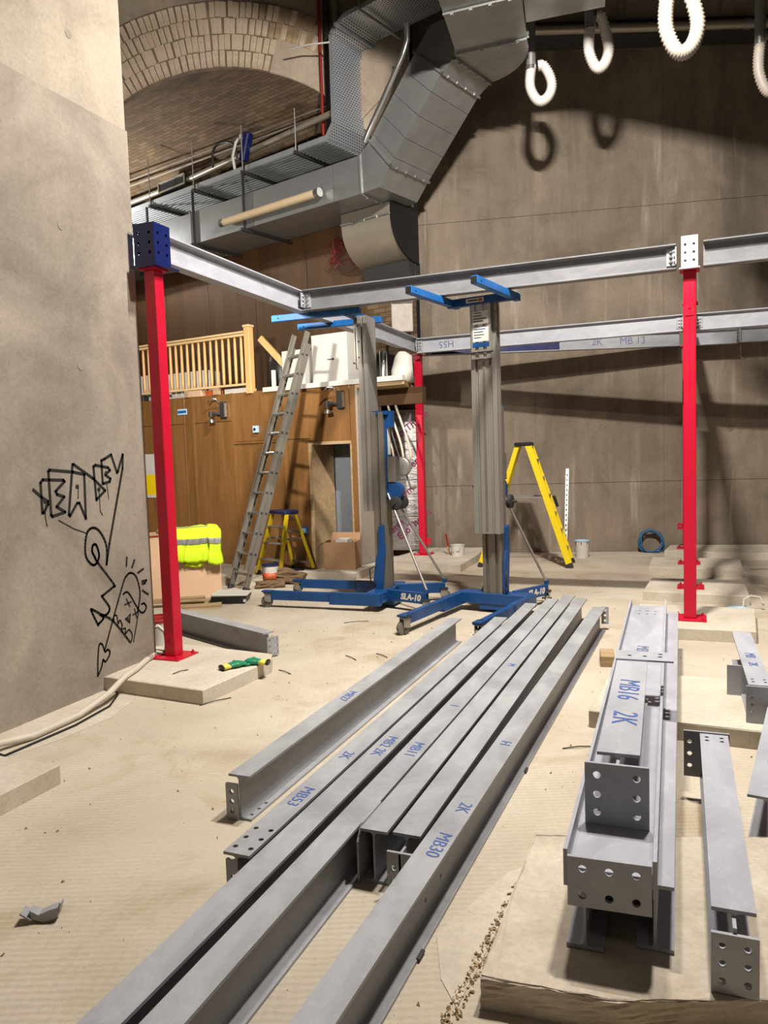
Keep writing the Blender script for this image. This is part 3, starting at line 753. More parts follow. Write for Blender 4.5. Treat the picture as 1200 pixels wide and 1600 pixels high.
# beam on its side: flanges upright, web level
S1 = thing('steel_girder', 'long beam lying on its side in the stack, open like a trough', 'steel beam', (-.235, 2.215, zr+.206), (0, 0, R(1.55)), GS)
mb = ibeam(3.92, .262, .112, .009, .012); mb.xf(Matrix.Translation((.131, 0, .056)) @ Matrix.Rotation(R(-90), 4, 'Y'))
s1 = obj('section', mb, S1, M['steel_l'])
cut_holes(s1, [((sx*.055, y, .03), (sx*.055, y, .09), .0105) for sx in (-1,0,1) for y in (3.62,3.72)])
endplate(S1, .0, -.012, -.05, .235, .15, 'steel_l', rz=R(2), holes=[(sx*.075, z) for sx in (-1,0,1) for z in (.035,.115)], r=.0125)
pen(S1, 'MB JT', 2.55, .0605, .1, 'greypen')
S2 = beam('short beam marked in blue resting in the trough on top of the stack', (-.243, 2.60, zr+.206+.0615), 1.22, rz=R(2.0), d=.205, b=.138, mat='steel_l', group=GS)
pen(S2, 'MB16', .72, .205, .12, 'bluepen'); pen(S2, '2K', .36, .205, .13, 'bluepen')
obj('web_fin', MB().box((-.005,-.09,.02), (.005,0,.185)), S2, M['steel_l'])
endplate(S2, .0, -.102, .0, .20, .205, 'steel_l', holes=[(sx*.062, z) for sx in (-1,1) for z in (.04,.1,.165)], r=.013)
cp = plate_mesh('splice_plate', .26, .16, .008, [(-.07,.09),(0,.09),(.07,.09),(.07,.04)], M['steel_l'], .011)
obj('splice_plate', cp, S2, loc=(.055, 1.33, .205), rot=(R(90),0,0))
S5 = beam('separate short beam on the rough pad, with an end plate at each end', (.095, 2.24, zr), 1.38, rz=R(1.0), b=.115, mat='steel_l', group='short beams right of the stack',
          holes=[((sx*.03, y, .18), (sx*.03, y, .22), .009) for sx in (-1,1) for y in (1.30,1.34)])
obj('web_fin', MB().box((-.005,-.055,.02), (.005,0,.185)), S5, M['steel_l'])
endplate(S5, .0, -.067, .0, .12, .17, 'steel_l', holes=grid6(.12,.17,.028,.035), r=.0105)
endplate(S5, -.03, 1.385, .0, .19, .21, 'steel_l', holes=[(-.07,.05),(-.07,.105),(-.07,.16)], r=.011)
S6 = beam('short beam at the right edge, between the two nearest pads', (.315, 4.44, zr), 1.24, b=.115, rz=R(1.5), mat='steel_l', group='short beams right of the stack',
          holes=[((sx*.03, y, .18), (sx*.03, y, .22), .009) for sx in (-1,1) for y in (.06,.11)])
endplate(S6, .0, -.013, .0, .14, .2, 'steel_l', holes=[(-.04,.06),(-.04,.1),(-.04,.14)], r=.008)
endplate(S6, -.075, .46, .0, .12, .18, 'steel_l', rz=R(90)*0, holes=[])
pen(S6, 'MB', .62, .205, .08); pen(S6, '2K', .42, .205, .07)
S7 = beam('marked beam cut off by the right edge of the picture, lying skewed', (.245, 3.06, zr), 1.15, rz=R(-8.0), b=.15, mat='steel_l', group='short beams right of the stack')
pen(S7, 'MB18', .62, .205, .085); pen(S7, '2K', .42, .205, .085)
S7.location.z = .0
S7.location.y = 3.25; S7.location.x = .26

# ================================================================== ductwork, trays and pipes
DT = Vector((-.962,.272,0)); DN = Vector((.272,.962,0)); DP = Vector((-4.489,10.03,0))
def D3(s, d, z): return DP + DT*s + DN*d + Vector((0,0,z))
def dprism(poly, d0, d1): return MB().prism(poly, lambda u, v, h: D3(u, h, v), d0, d1)   # poly in (s, z)
def pprism(poly, z0, z1): return MB().prism(poly, lambda u, v, h: D3(u, v, h), z0, z1)   # poly in (s, d)
duct = thing('air_duct', 'large rectangular galvanised duct climbing from the arch to the ceiling', 'duct')
DW = .89
b1,b2,b3,b4,b5 = (-.255,5.15),(-.557,5.169),(-.761,5.411),(-1.603,6.319),(-1.80,6.44)
t1,t2,t3,t4 = (-.243,5.66),(-.429,5.803),(-1.203,6.682),(-1.45,6.94)
cuts = [8.6, 6.4, 4.9, 3.4, 1.9, .25, -.25]
for a, c in zip(cuts[:-1], cuts[1:]):
    obj('straight_section', dprism([(a-.004,5.15),(c+.004,5.15),(c+.004,5.66),(a-.004,5.66)], 0, DW), duct, M['galv'])
obj('lower_elbow', dprism([b1,b2,b3,t2,t1], 0, DW), duct, M['galv'])
def lerp(a, b, k): return (a[0]+(b[0]-a[0])*k, a[1]+(b[1]-a[1])*k)
ks = [0,.08,.3,.55,.8,1]
for k0, k1 in zip(ks[:-1], ks[1:]):
    obj('riser_section', dprism([lerp(b3,b4,k0+.002), lerp(b3,b4,k1-.002), lerp(t2,t3,k1-.002), lerp(t2,t3,k0+.002)], 0, DW), duct, M['galv'])
obj('upper_elbow', dprism([b4,b5,(-1.80,6.94),t4,t3], 0, DW), duct, M['galv'])
ce = (-1.84,-.03); arcpts = []
for k in range(13):
    a = R(90) + R(80)*k/12; arcpts.append((ce[0]+.02+.89*math.cos(a)*.98, ce[1]+.04+.88*math.sin(a)))
obj('radius_bend', pprism([(-1.81,-.02)] + arcpts + [(-1.86,-.06)], 6.44, 6.94), duct, M['galv'], smooth=30)
rd = Vector((-.39,-.92))
def run(k0, k1):
    a0 = Vector((-1.865,-.065))+rd*k0; a1 = Vector((-2.69,.19))+rd*k0; c0 = Vector((-1.865,-.065))+rd*k1; c1 = Vector((-2.69,.19))+rd*k1
    return pprism([tuple(a0),tuple(a1),tuple(c1),tuple(c0)], 6.44, 6.94)
for k0, k1 in ((0,.9),(.905,1.5)): obj('overhead_section', run(k0, k1), duct, M['galv'])
vr_ = run(.95, 1.45)
for v in vr_.v: v.z = 6.945 if v.z < 6.5 else CEIL-.01
obj('vertical_riser', vr_, duct, M['galv'])
obj('branch_section', pprism([(-2.78,.0),(-3.6,.3),(-3.8,-.15),(-2.98,-.45)], 6.5, 6.88), duct, M['galv'])
# flange frames, bolts on them
def flange(pa, pb, d0=-.02, d1=DW+.02, w=.03):
    a = Vector(pa); b = Vector(pb); e = (b-a).normalized()*.03
    a -= e; b += e; p = Vector((-e.y, e.x)).normalized()*w/2
    mb = MB()
    mb.prism([tuple(a-p),tuple(a+p),tuple(a+p+e),tuple(a-p+e)], lambda u, v, h: D3(u, h, v), d0, d1)
    mb.prism([tuple(b-p),tuple(b+p),tuple(b+p-e),tuple(b-p-e)], lambda u, v, h: D3(u, h, v), d0, d1)
    for dd in (d0, d1-.022): mb.prism([tuple(a-p),tuple(a+p),tuple(b+p),tuple(b-p)], lambda u, v, h: D3(u, h, v), dd, dd+.022)
    f = obj('flange', mb, duct, M['galv'])
    for k in range(4):
        q = D3(a.x, .12+k*.21, a.y); obj('flange_clip', MB().obox(q, (.03,.03,.03)), f, M['galv'])
flange(b1, t1); flange(b3, t2); flange(b4, t3); flange(b5, (-1.80,6.94)); flange((3.4,5.15),(3.4,5.66))
for k in (0.0, .9): 
    mb = MB(); p = Vector((-1.865,-.065))+rd*k; q = Vector((-2.69,.19))+rd*k
    mb.bar(D3(p.x,p.y,6.425), D3(q.x,q.y,6.425), .03, .03)
    for j in range(4):
        m_ = p.lerp(q, .12+j*.25); mb.obox(D3(m_.x, m_.y, 6.41), (.035,.035,.04))
    obj('flange', mb, duct, M['galv'])
mb = MB(); mb.bar(D3(-2.69,.19,6.44), D3(-2.69,.19,6.96), .035, .05); obj('corner_seam', mb, duct, M['chrome'])
# pipe strapped to the rising section
pp = [D3(-.36,-.03,5.80), D3(-.45,-.05,5.9), D3(-1.05,-.05,6.68), D3(-1.13,-.05,6.84), D3(-1.13,-.05,7.05)]
tag(obj('conduit_pipe', MB().tube(pp, .038, 10), None, M['chrome'], smooth=40), 'thin bright pipe running up the side of the climbing duct', 'pipe')
# hanger straps on the straight run
hg = thing('duct_hanger', 'dark steel channels carrying the straight duct run', 'hanger')
for s in (.9+1.18, 3.3, 4.55):
    obj('strap', MB().bar(D3(s,-.02,5.1), D3(s,-.02,6.0), .04, .025), hg, M['dark']); obj('channel', MB().bar(D3(s,-.1,5.12), D3(s,1.02,5.12), .04, .04), hg, M['dark'])
# fluorescent batten on the duct side
fl_ = thing('batten_light', 'unlit yellowed fluorescent batten fixed along the duct', 'light fitting')
obj('body', MB().bar(D3(2.5,-.05,5.33), D3(.47,-.05,5.33), .09, .05), fl_, M['white'], bevel=.01)
pts = [(-.012,0),(.0,.05),(.05,.075),(.095,.05),(.1,0)]
mb = MB(); mb.tube([D3(2.46,-.10,5.30), D3(.51,-.10,5.30)], .06, 14); obj('diffuser', mb, fl_, M['diffuser'], smooth=40)
for s in (2.5, .46): obj('end_cap', MB().tube([D3(s-.04,-.10,5.30), D3(s+.04,-.10,5.30)], .064, 14), fl_, M['chrome'], smooth=40)
# ribbed tray hung above the duct
tray = thing('cable_tray', 'ribbed galvanised cable tray hung on rods above the duct', 'cable tray')
ss = [.33, .92, 2.06, 3.25, 4.43, 5.6, 6.8]
for a, c in zip(ss[:-1], ss[1:]):
    mb = MB().add([], []); mb.prism([(a+.02,0),(c-.02,0),(c-.02,.78),(a+.02,.78)], lambda u, v, h: D3(u, v, h), 6.02, 6.03)
    for k in range(11): mb.bar(D3(a+.02,.035+k*.071,6.012), D3(c-.02,.035+k*.071,6.012), .035, .018)
    for dd in (0,.78): mb.bar(D3(a+.02,dd,6.05), D3(c-.02,dd,6.05), .008, .08)
    obj('tray_panel', mb, tray, M['galv_d'])
for s in ss[1:]:
    obj('strut', MB().bar(D3(s,-.06,5.985), D3(s,.84,5.985), .045, .045), tray, M['dark'])
    obj('hanger_rod', MB().cyl(D3(s,-.03,5.96), D3(s,-.03,6.35+.36*min(1,.25+s*.2)+.1), .009, 6), tray, M['galv'])
# perforated riser tray
def uvquad_strip(name, path, d0, d1, th, mat):
    vs, fs, uv = [], [], []; L = 0
    for i, (s, z) in enumerate(path):
        if i: L += (Vector(path[i])-Vector(path[i-1])).length
        for d in (d0, d1): vs.append(tuple(D3(s, d, z))); uv.append((d-d0, L))
    for i in range(len(path)-1): fs.append((2*i, 2*i+1, 2*i+3, 2*i+2))
    me = bpy.data.meshes.new(name); me.from_pydata(vs, [], fs); me.materials.append(mat)
    ul = me.uv_layers.new(name='UVMap')
    for lp in me.loops: ul.data[lp.index].uv = uv[lp.vertex_index]
    return me
rt_ = thing('perforated_tray', 'perforated galvanised cable tray rising beside the duct', 'cable tray')
segs = [[(.34,6.03),(.18,6.22)], [(.18,6.22),(.175,7.40)], [(.175,7.40),(-.06,7.56)], [(-.06,7.56),(-3.2,7.62)]]
for sg in segs:
    o = obj('tray_panel', uvquad_strip('tray_panel', sg, 0, .76, .01, M['perf']), rt_)
    md = o.modifiers.new('thickness', 'SOLIDIFY'); md.thickness = .004
path = [q for sg in segs for q in sg[:1]] + [segs[-1][1]]
for dd in (-.004, .764):
    for a, c in zip(path[:-1], path[1:]):
        obj('side_rail', MB().bar(D3(a[0],dd,a[1])+DT*.03*(1), D3(c[0],dd,c[1])+DT*.03*(1), .006, .06, DT if abs(a[0]-c[0]) < .1 else (0,0,1)), rt_, M['galv_d'])
for s, z in ((.05,7.50),(-.35,7.55)):
    obj('strut', MB().bar(D3(s,-.08,z-.05), D3(s,.86,z-.05), .04, .04), rt_, M['galv_d'])
obj('hanger_rod', MB().cyl(D3(-.35,-.05,7.45), D3(-.35,-.05,CEIL), .008, 6), rt_, M['galv'])
# lower curved duct branch entering the side wall
lb = thing('duct_branch', 'curved sheet-metal duct bend below the large duct', 'duct')
ar = [(.5+.62-.62*math.cos(R(90)*k/12), 4.97-.58*math.sin(R(90)*k/12)) for k in range(13)]
mb = MB(); mb.prism([(1.14,5.14),(.5,5.14)] + ar + [(1.14,4.4)], lambda u, v, h: D3(h, u, v), -.36, .557)
obj('bend', mb, lb, M['galv_w'], smooth=30)
for dd, z in ((.49,4.985),(1.02,4.395)): 
    for k in range(4): obj('seam_clip', MB().bar(D3(.557-k*.235,dd,z), D3(.557-k*.235-.2,dd,z), .03, .025), lb, M['galv'])
obj('side_plate', MB().prism([(1.14,5.14),(.49,5.14)] + [(a-.012,b-.012) for a, b in ar] + [(1.14,4.36)], lambda u, v, h: D3(h, u, v), -.39, -.362), lb, M['black'])
obj('lower_transition', MB().prism([(.9,4.40),(1.2,4.40),(1.2,4.1),(1.0,4.1)], lambda u, v, h: D3(h, u, v), -.36, .5), lb, M['dark'])
# pipes beside the tray
tag(obj('service_pipe', MB().cyl(D3(6.4,.3,6.35), D3(4.5,.3,6.35), .045, 12).cyl(D3(3.75,.27,6.35), D3(.3,.12,6.42), .045, 12), None, M['galv_w'], smooth=40), 'long service pipe running beside the ribbed tray', 'pipe')
vb = thing('valve_box', 'black rectangular louvre box set in the service pipe', 'louvre box')
obj('case', MB().bar(D3(4.52,.28,6.36), D3(3.74,.26,6.36), .12, .16), vb, M['black'], bevel=.01)
obj('rim', MB().bar(D3(4.5,.21,6.44), D3(3.76,.19,6.44), .02, .02).bar(D3(4.5,.21,6.28), D3(3.76,.19,6.28), .02, .02).bar(D3(4.5,.21,6.28), D3(4.5,.21,6.44), .02, .02).bar(D3(3.76,.19,6.28), D3(3.76,.19,6.44), .02, .02), vb, M['galv_w'])
tag(obj('conduit_pipe', MB().cyl(D3(6.0,.2,6.6), D3(.2,.45,6.62), .015, 8), None, M['galv_w']), 'upper thin conduit under the vault above the service pipe', 'pipe')
tag(obj('conduit_pipe', MB().cyl(D3(6.0,.08,6.64), D3(.2,.34,6.66), .012, 8), None, M['galv_w']), 'topmost thin conduit hugging the vault', 'pipe')
def curve(n, f): return [f(k/(n-1)) for k in range(n)]
tag(obj('cable_loop', MB().tube(curve(14, lambda u: D3(2.9-.55*u+.1*math.sin(u*6), .1, 6.3+.38*math.sin(math.pi*u)**.7*(1-.3*u))), .018, 6), None, M['black'], smooth=True), 'black cable looping over the service pipe', 'cable')
sp = thing('wrapped_bundle', 'blue wrapped bundle with a white cable beside the ribbed tray', 'cable bundle')
obj('wrap', MB().bar(D3(2.2,.12,6.22), D3(2.05,.12,6.62), .13, .12), sp, M['blue_node'], bevel=.02); obj('white_cable', MB().tube([D3(2.30,.04,6.05), D3(2.33,.02,6.3), D3(2.27,.04,6.5), D3(2.2,.1,6.63)], .022, 8), sp, M['white'], smooth=True)
random.seed(21)
rw = thing('red_wire_bunch', 'tangle of thin red wires hanging below the duct', 'wires')
for k in range(9):
    s0 = 1.0+random.uniform(-.12,.12); d0 = .9
    pts = [D3(s0,d0,4.95)]
    for j in range(5): pts.append(D3(s0+random.uniform(-.22,.22), d0+random.uniform(-.08,.04), 4.92-.09*j+random.uniform(-.06,.06)))
    obj('wire', MB().tube(pts, .006, 5), rw, plain('red_wire', srgb(120,26,24), .6) if k == 0 else rw.children[0].data.materials[0])
# vertical red and dark risers at the right springing
for dx, rr, mt, lb_ in ((-.70,.02,'paintred','thin dark red riser pipe at the right end of the brick arch'), (-.60,.05,'dark','fat dark riser pipe beside the red one at the brick arch'), (-.47,.06,'galv_w','pale riser pipe between the arch and the perforated tray')):
    p = V(dx, 11.5, 0); tag(obj('riser_pipe', MB().cyl((0,0,6.2), (0,0,CEIL), rr, 10), None, M[mt], smooth=40, loc=p), lb_, 'pipe')
tag(obj('loose_wire', MB().tube([D3(.2,-.03,7.28), D3(.5,-.15,7.3), D3(.72,-.3,7.26)], .012, 6), None, M['white'], smooth=True), 'short white wire sticking out from the perforated tray', 'wire')
# pipe run below the bulkhead
wp = thing('wall_pipe', 'long horizontal pipe run below the upper bulkhead on the back wall', 'pipe')
for x0, x1 in ((1.5,3.1),(3.1,4.9),(4.9,8.4)): obj('pipe_length', MB().cyl(V(x0,10.38,6.98), V(x1,10.38,6.98), .055, 12), wp, M['galv_w'], smooth=40)
for x in (3.1, 4.9): obj('coupling', MB().cyl(V(x-.04,10.38,6.98), V(x+.04,10.38,6.98), .065, 12), wp, M['galv'], smooth=40)

# flexible extract hoses, each hanging from a metal stub and looped back on itself
def hose(label, D, px_pipe, zp0, zp1, pts, r, mat, ribs):
    """pts: closed teardrop in (x, z) on a plane facing the camera block, at depth D"""
    c = V(px_pipe, D, 0)
    t = thing('extract_hose', label, 'hose', (c.x, c.y, zp1), (0,0,YAW), 'flexible hoses hanging from the ceiling')
    obj('stub_pipe', MB().cyl((0,0,0), (0,0,zp0-zp1), r*1.02, 14), t, M['galv'], smooth=40)
    obj('clip', MB().cyl((0,0,-.02), (0,0,.03), r*1.12, 14), t, M['chrome'], smooth=40)
    n = len(pts); dense = []
    for i in range(n):
        p0, p1, p2, p3 = (Vector(pts[(i+k-1) % n]) for k in range(4))
        if i == n-1: break
        for k in range(ribs//(n-1)*2):
            u = k/(ribs//(n-1)*2)
            q = .5*((2*p1)+(p2-p0)*u+(2*p0-5*p1+4*p2-p3)*u*u+(-p0+3*p1-3*p2+p3)*u**3) if 0 < i < n-2 else p1.lerp(p2, u)
            dense.append(q)
    rad = [r*(1.08 if j % 2 else .84) for j in range(len(dense))]
    obj('flexible_tube', MB().tube([(p.x, -.02*j/len(dense), p.y) for j, p in enumerate(dense)], rad, 14), t, M[mat], smooth=True)
    return t
tear = lambda w, h, o=.03: [(0,0),(-.02*w/.3,-h*.3),(-.01,-h*.62),(w*.22,-h*.93),(w*.5,-h),(w*.82,-h*.85),(w*.98,-h*.55),(w*.86,-h*.22),(w*.55,-h*.0+o),(w*.3,-h*.02+o)]
hose('short white hose loop hanging nearest the duct', 10.0, 2.017, 8.6, 6.33, tear(.26,.40), .060, 'hosew', 45)
hose('white hose loop second from the duct', 9.6, 2.648, 8.8, 6.59, tear(.225,.47,.13), .062, 'hosew', 45)
hose('large cream hose loop, biggest and third from the duct', 7.0, 2.61, 7.6, 5.49, tear(.265,.49,.11), .062, 'hosew2', 45)
hose('cream hose loop cut off by the right edge of the picture', 8.6, 4.20, 8.4, 5.86, tear(.25,.52,.09), .056, 'hosew2', 45)

# ================================================================== lamps that light the place, plus an added fill lamp
# twin floodlight hung above the frame (just above the picture), with an added cutoff plate
fl2 = thing('floodlight', 'work floodlight with an added wide cutoff plate hung above the frame, aimed at the back wall', 'floodlight', KEY)
obj('cutoff_plate', MB().prism([(-.6,-.25),(.6,-.25),(.6,1.2),(-.6,1.2)], lambda u, v, h: Vector((u, v, .022+h-.3056*u-.067*v)), 0, .01), fl2, M['dark'])  # unseen plate tilted to cast the dark band on the upper wall
obj('drop_rod', MB().cyl((0,0,.07), (0,0,CEIL-KEY.z), .012, 8), fl2, M['galv'])
fl6 = thing('floodlight', 'work floodlight hung above the steel stack, shining down', 'floodlight', KEY2)
obj('housing', MB().box((-.22,-.16,.03), (.22,.16,.1)), fl6, M['dark'], bevel=.01); obj('drop_rod', MB().cyl((0,0,.1), (0,0,CEIL-KEY2.z), .012, 8), fl6, M['galv'])
fl3 = thing('floodlight', 'added fill lamp behind the photographer, out of view', 'floodlight', FILL+Vector((.15,-.15,.06)))  # made-up fitting for the fill light
obj('housing', MB().box((-.3,-.3,.05), (.3,.3,.13)), fl3, M['dark'], bevel=.01); obj('drop_rod', MB().cyl((0,0,.1), (0,0,CEIL-FILL.z-.06), .012, 8), fl3, M['galv'])
# small bright lamp behind the pier corner
fp = Vector((-3.955, 4.86, 3.18))
fl4 = thing('work_lamp', 'small glaring work lamp half hidden behind the graffiti wall', 'lamp', fp)
obj('housing', MB().box((-.06,-.03,.09), (.06,.05,.13)), fl4, M['dark']); obj('glass_dome', MB().lathe([(0,-.10),(.045,-.09),(.06,-.03),(.06,.09),(0,.09)], n=16), fl4, M['glow'], smooth=True)
obj('bracket', MB().bar((0,-.02,.11), (0,-.2,.11), .03, .02), fl4, M['dark'])
area_light('recess_lamp_light', fp+Vector((-.08,.10,0)), fp+Vector((-2.2,4.2,-.5)), .16, 105, (1.0,.95,.86), .12, 96)
# floodlight inside the vault, hidden by the pier, lighting the tray from below
fv = D3(6.0,-.9,5.42)
fl5 = thing('floodlight', 'floodlight inside the brick vault, behind the graffiti wall', 'floodlight', fv)
obj('housing', MB().box((-.12,-.1,-.06), (.12,.1,-.005)), fl5, M['dark'], bevel=.008); obj('drop_rod', MB().cyl((.11,.09,-.03), (.11,.09,1.2), .008, 6), fl5, M['galv'])
area_light('vault_lamp_light', fv, D3(4.3,.3,5.9), .2, 280, (1.0,.98,.94), .15)

# ================================================================== material lifts
def chan_profile(w, d, slots, sd=.022, sw=.03):
    """column profile: x = depth (front is +d/2), y = width, with square slots in the front face and one in each side"""
    pts = [(-d/2,-w/2)]
    pts += [(-.012,-w/2),(-.012,-w/2+sd),(.012,-w/2+sd),(.012,-w/2)]
    pts += [(d/2,-w/2)]
    for y in slots: pts += [(d/2,y-sw/2),(d/2-sd,y-sw/2),(d/2-sd,y+sw/2),(d/2,y+sw/2)]
    pts += [(d/2,w/2),(.012,w/2),(.012,w/2-sd),(-.012,w/2-sd),(-.012,w/2),(-d/2,w/2)]
    return pts
def caster(parent, x, y, z, rot=0, r=.062):
    c = obj('caster', MB().box((-.03,-.045,z-.012), (.06,.045,z)).xf(Matrix.Rotation(rot,4,'Z')), parent, M['dark'], loc=(x,y,0))
    off = Matrix.Rotation(rot,4,'Z')
    obj('fork_yoke', MB().box((-.022,-.034,r), (.05,-.027,z-.012)).box((-.022,.027,r), (.05,.034,z-.012)).box((-.022,-.034,z-.02), (.05,.034,z-.012)).xf(off), c, M['alu'])
    obj('wheel', MB().lathe([(.0,-.02),(r*.6,-.022),(r,-.016),(r,.016),(r*.6,.022),(0,.02)], n=20).xf(off @ Matrix.Translation((-.008,0,r)) @ Matrix.Rotation(R(90),4,'X')), c, M['wheel'], smooth=40)
    obj('axle', MB().cyl((-.008,-.05,r), (-.008,.05,r), .009, 8).xf(off), c, M['dark'])
    return c
def lift(label, loc, rz, fork_z, stage_z0, fork_y=.3):
    t = thing('material_lift', label, 'material lift', loc, (0,0,rz), 'blue hand-winch material lifts')
    P = lambda prof, z0, z1, dx=0: MB().prism(prof, lambda u, v, h: Vector((u+dx, v, h)), z0, z1)
    obj('base_mast', P(chan_profile(.20,.13,(-.05,.05)), .05, 2.02, -.06), t, M['alu_d'])
    obj('raised_stage', P(chan_profile(.26,.10,(-.07,.07)), stage_z0, fork_z-.05, .058), t, M['alu'])
    obj('stage_seam', MB().box((.108,-.012,stage_z0+.02), (.111,.012,fork_z-.6)), t, M['alu_d'])
    ca = obj('carriage', P(chan_profile(.20,.05,(-.04,.04),.012,.035), fork_z-.58, fork_z-.06, .136), t, M['alu'])
    for i, (z0, z1) in enumerate(((-.26,-.14),(-.42,-.29))):
        s = obj('sticker', MB().box((.1605,-.08,fork_z+z0), (.1625,.08,fork_z+z1)), ca, M['paper'])
        for k in range(4): obj('sticker_line', MB().box((.162,-.07,fork_z+z1-.02-k*.026), (.1635,-.07+.13*random.uniform(.5,1),fork_z+z1-.012-k*.026)), ca, M['ink'] if k else M['blue_lift'])
    obj('sticker_band', MB().box((.1605,-.085,fork_z-.47), (.163,.085,fork_z-.43)), ca, M['blue_lift'])
    obj('cross_pin', MB().cyl((.165,-.13,fork_z-.52), (.165,.12,fork_z-.52), .008, 8), ca, M['dark'])
    for k in range(3): obj('bolt_hole', MB().cyl((.1,.1315,fork_z-.15-k*.16), (.1,.1285,fork_z-.15-k*.16), .008, 8), ca, M['hole'])
    # fork frame
    fz = fork_z-.035
    fb = obj('fork_crossbar', MB().box((.11,-fork_y-.03,fz-.04), (.17,fork_y+.03,fz+.035)), t, M['blue_lift'], bevel=.004)
    obj('sticker', MB().box((.170,-.14,fz-.02), (.1715,.04,fz+.02)), fb, M['paper']); obj('sticker_stripe', MB().box((.1712,-.12,fz-.006), (.1722,-.02,fz+.006)), fb, M['ink']); obj('sticker_patch', MB().box((.1712,-.015,fz-.012), (.1722,.03,fz+.012)), fb, M['orange'])
    for sy in (-1, 1):
        f = obj('fork', MB().box((.0,sy*fork_y-.032,fz-.03), (.98,sy*fork_y+.032,fz+.035)), t, M['blue_fork'], bevel=.004)
        obj('open_end', MB().box((.975,sy*fork_y-.026,fz-.024), (.982,sy*fork_y+.026,fz+.029)), f, M['hole'])
        obj('pin_hole', MB().cyl((.9,sy*fork_y-.034,fz), (.9,sy*fork_y+.034,fz), .009, 8), f, M['hole'])
    # base
    obj('base_frame', MB().box((-.16,-.36,.085), (.03,.36,.19)), t, M['blue_lift'], bevel=.005)
    obj('gusset', MB().box((-.2,-.14,.03), (.02,.14,.085)), t, M['blue_lift'])
    for sy in (-1, 1):
        l = obj('front_leg', MB().box((-.14,sy*.36-.035,.06), (.42,sy*.36+.035,.185)).box((.42,sy*.36-.03,.085), (1.10,sy*.36+.03,.18)), t, M['blue_lift'], bevel=.004)
        obj('caster_plate', MB().box((1.08,sy*.36-.04,.165), (1.2,sy*.36+.04,.18)), l, M['blue_lift'])
        caster(t, 1.15, sy*.36, .165, R(170+sy*15))
        a = Vector((-.14, sy*.16, .145)); b = Vector((-.62, sy*.33, .145)); 
        rl = obj('rear_leg', MB().bar(a, b, .05, .11), t, M['blue_lift'], bevel=.004)
        d = (b-a).normalized(); n = Vector((-d.y, d.x, 0))*(-sy)
        if n.y*sy < 0: n = -n
        ry = math.atan2(n.y, n.x)+R(90)
        text('SLA-10', .085, M['paper'], rl, a.lerp(b,.62)+n*.0262, (R(90),0,ry), 'lettering', .004, .2)
        caster(t, -.62, sy*.33, .085 if 0 else .14, R(20), .055)
        obj('brace_clevis', MB().box((-.64,sy*.33-.02,.2), (-.60,sy*.33+.02,.24)), t, M['blue_lift'])
        obj('brace', MB().cyl((-.14,sy*.06,1.18), (-.62,sy*.33,.22), .013, 10), t, M['alu'], smooth=40)
    # winch side
    obj('back_panel', MB().box((-.150,-.06,1.22), (-.127,.06,1.98)), t, M['blue_lift'])
    obj('back_label', MB().box((-.1525,-.04,1.58), (-.15,.04,1.9)), t, M['paper'])
    obj('winch_plate', MB().box((-.24,-.07,1.30), (-.15,-.06,1.56)).box((-.24,.06,1.30), (-.15,.07,1.56)), t, M['alu_d'])
    w = obj('winch_drum', MB().lathe([(0,-.03),(.085,-.03),(.1,-.02),(.1,.0),(.06,.005),(.06,.04),(.1,.045),(.1,.06),(0,.06)], n=24).xf(Matrix.Translation((-.24,-.1,1.45)) @ Matrix.Rotation(R(90),4,'X')), t, M['alu'], smooth=35)
    obj('crank_handle', MB().tube([(-.24,-.17,1.45),(-.24,-.19,1.45),(-.30,-.2,1.25),(-.31,-.21,1.22)], .011, 8).cyl((-.31,-.21,1.22), (-.31,-.33,1.22), .017, 10), t, M['alu'], smooth=40)
    obj('winch_guard', MB().lathe([(.05,0),(.1,0),(.1,.12),(.05,.12)], n=18).xf(Matrix.Translation((-.19,.06,1.2)) @ Matrix.Rotation(R(90),4,'X')), t, M['blue_lift'], smooth=40)
    obj('top_clamp', MB().box((-.17,-.09,1.99), (.0,.09,2.03)).box((-.20,-.05,1.86), (-.15,.05,2.03)), t, M['blue_lift'])
    obj('cable', MB().tube([(-.16,0,2.0),(-.18,-.02,1.8),(-.24,-.05,1.55)], .006, 6), t, M['alu'])
    ax = obj('transport_axle', MB().cyl((-.24,-.17,1.08), (-.24,.17,1.08), .012, 8), t, M['dark'])
    for sy in (-1, 1):
        obj('transport_wheel', MB().lathe([(0,-.025),(.05,-.027),(.068,-.02),(.072,0),(.068,.02),(.05,.027),(0,.025)], n=20).xf(Matrix.Translation((-.24,sy*.10,1.08)) @ Matrix.Rotation(R(90),4,'X')), ax, M['rubber'], smooth=40)
    obj('axle_bracket', MB().bar((-.12,0,1.15), (-.24,0,1.08), .08, .04), t, M['blue_lift'])
    for sy in (1,):
        obj('steering_guard', MB().prism([(-.10,.18),(-.02,.16),(.0,.28),(-.03,.5),(-.07,.62),(-.07,.84),(-.13,.86),(-.14,.6),(-.12,.4)], lambda u, v, h: Vector((u+.02, h, v)), .11, .135), t, M['blue_lift'])
        obj('guard_handle', MB().tube([(-.02,.15,.26),(.04,.16,.28),(.05,.16,.40),(-.02,.15,.44)], .008, 6), t, M['dark'], smooth=True)
    return t
random.seed(3)
lift('farther blue material lift with forks raised under the left side beam', (-3.10,7.42,0), R(182), 3.05, 1.0, .3)
lift('nearer blue material lift with forks raised under the near cross beam', (-1.85,7.30,0), R(-99), 3.035, .79, .31)

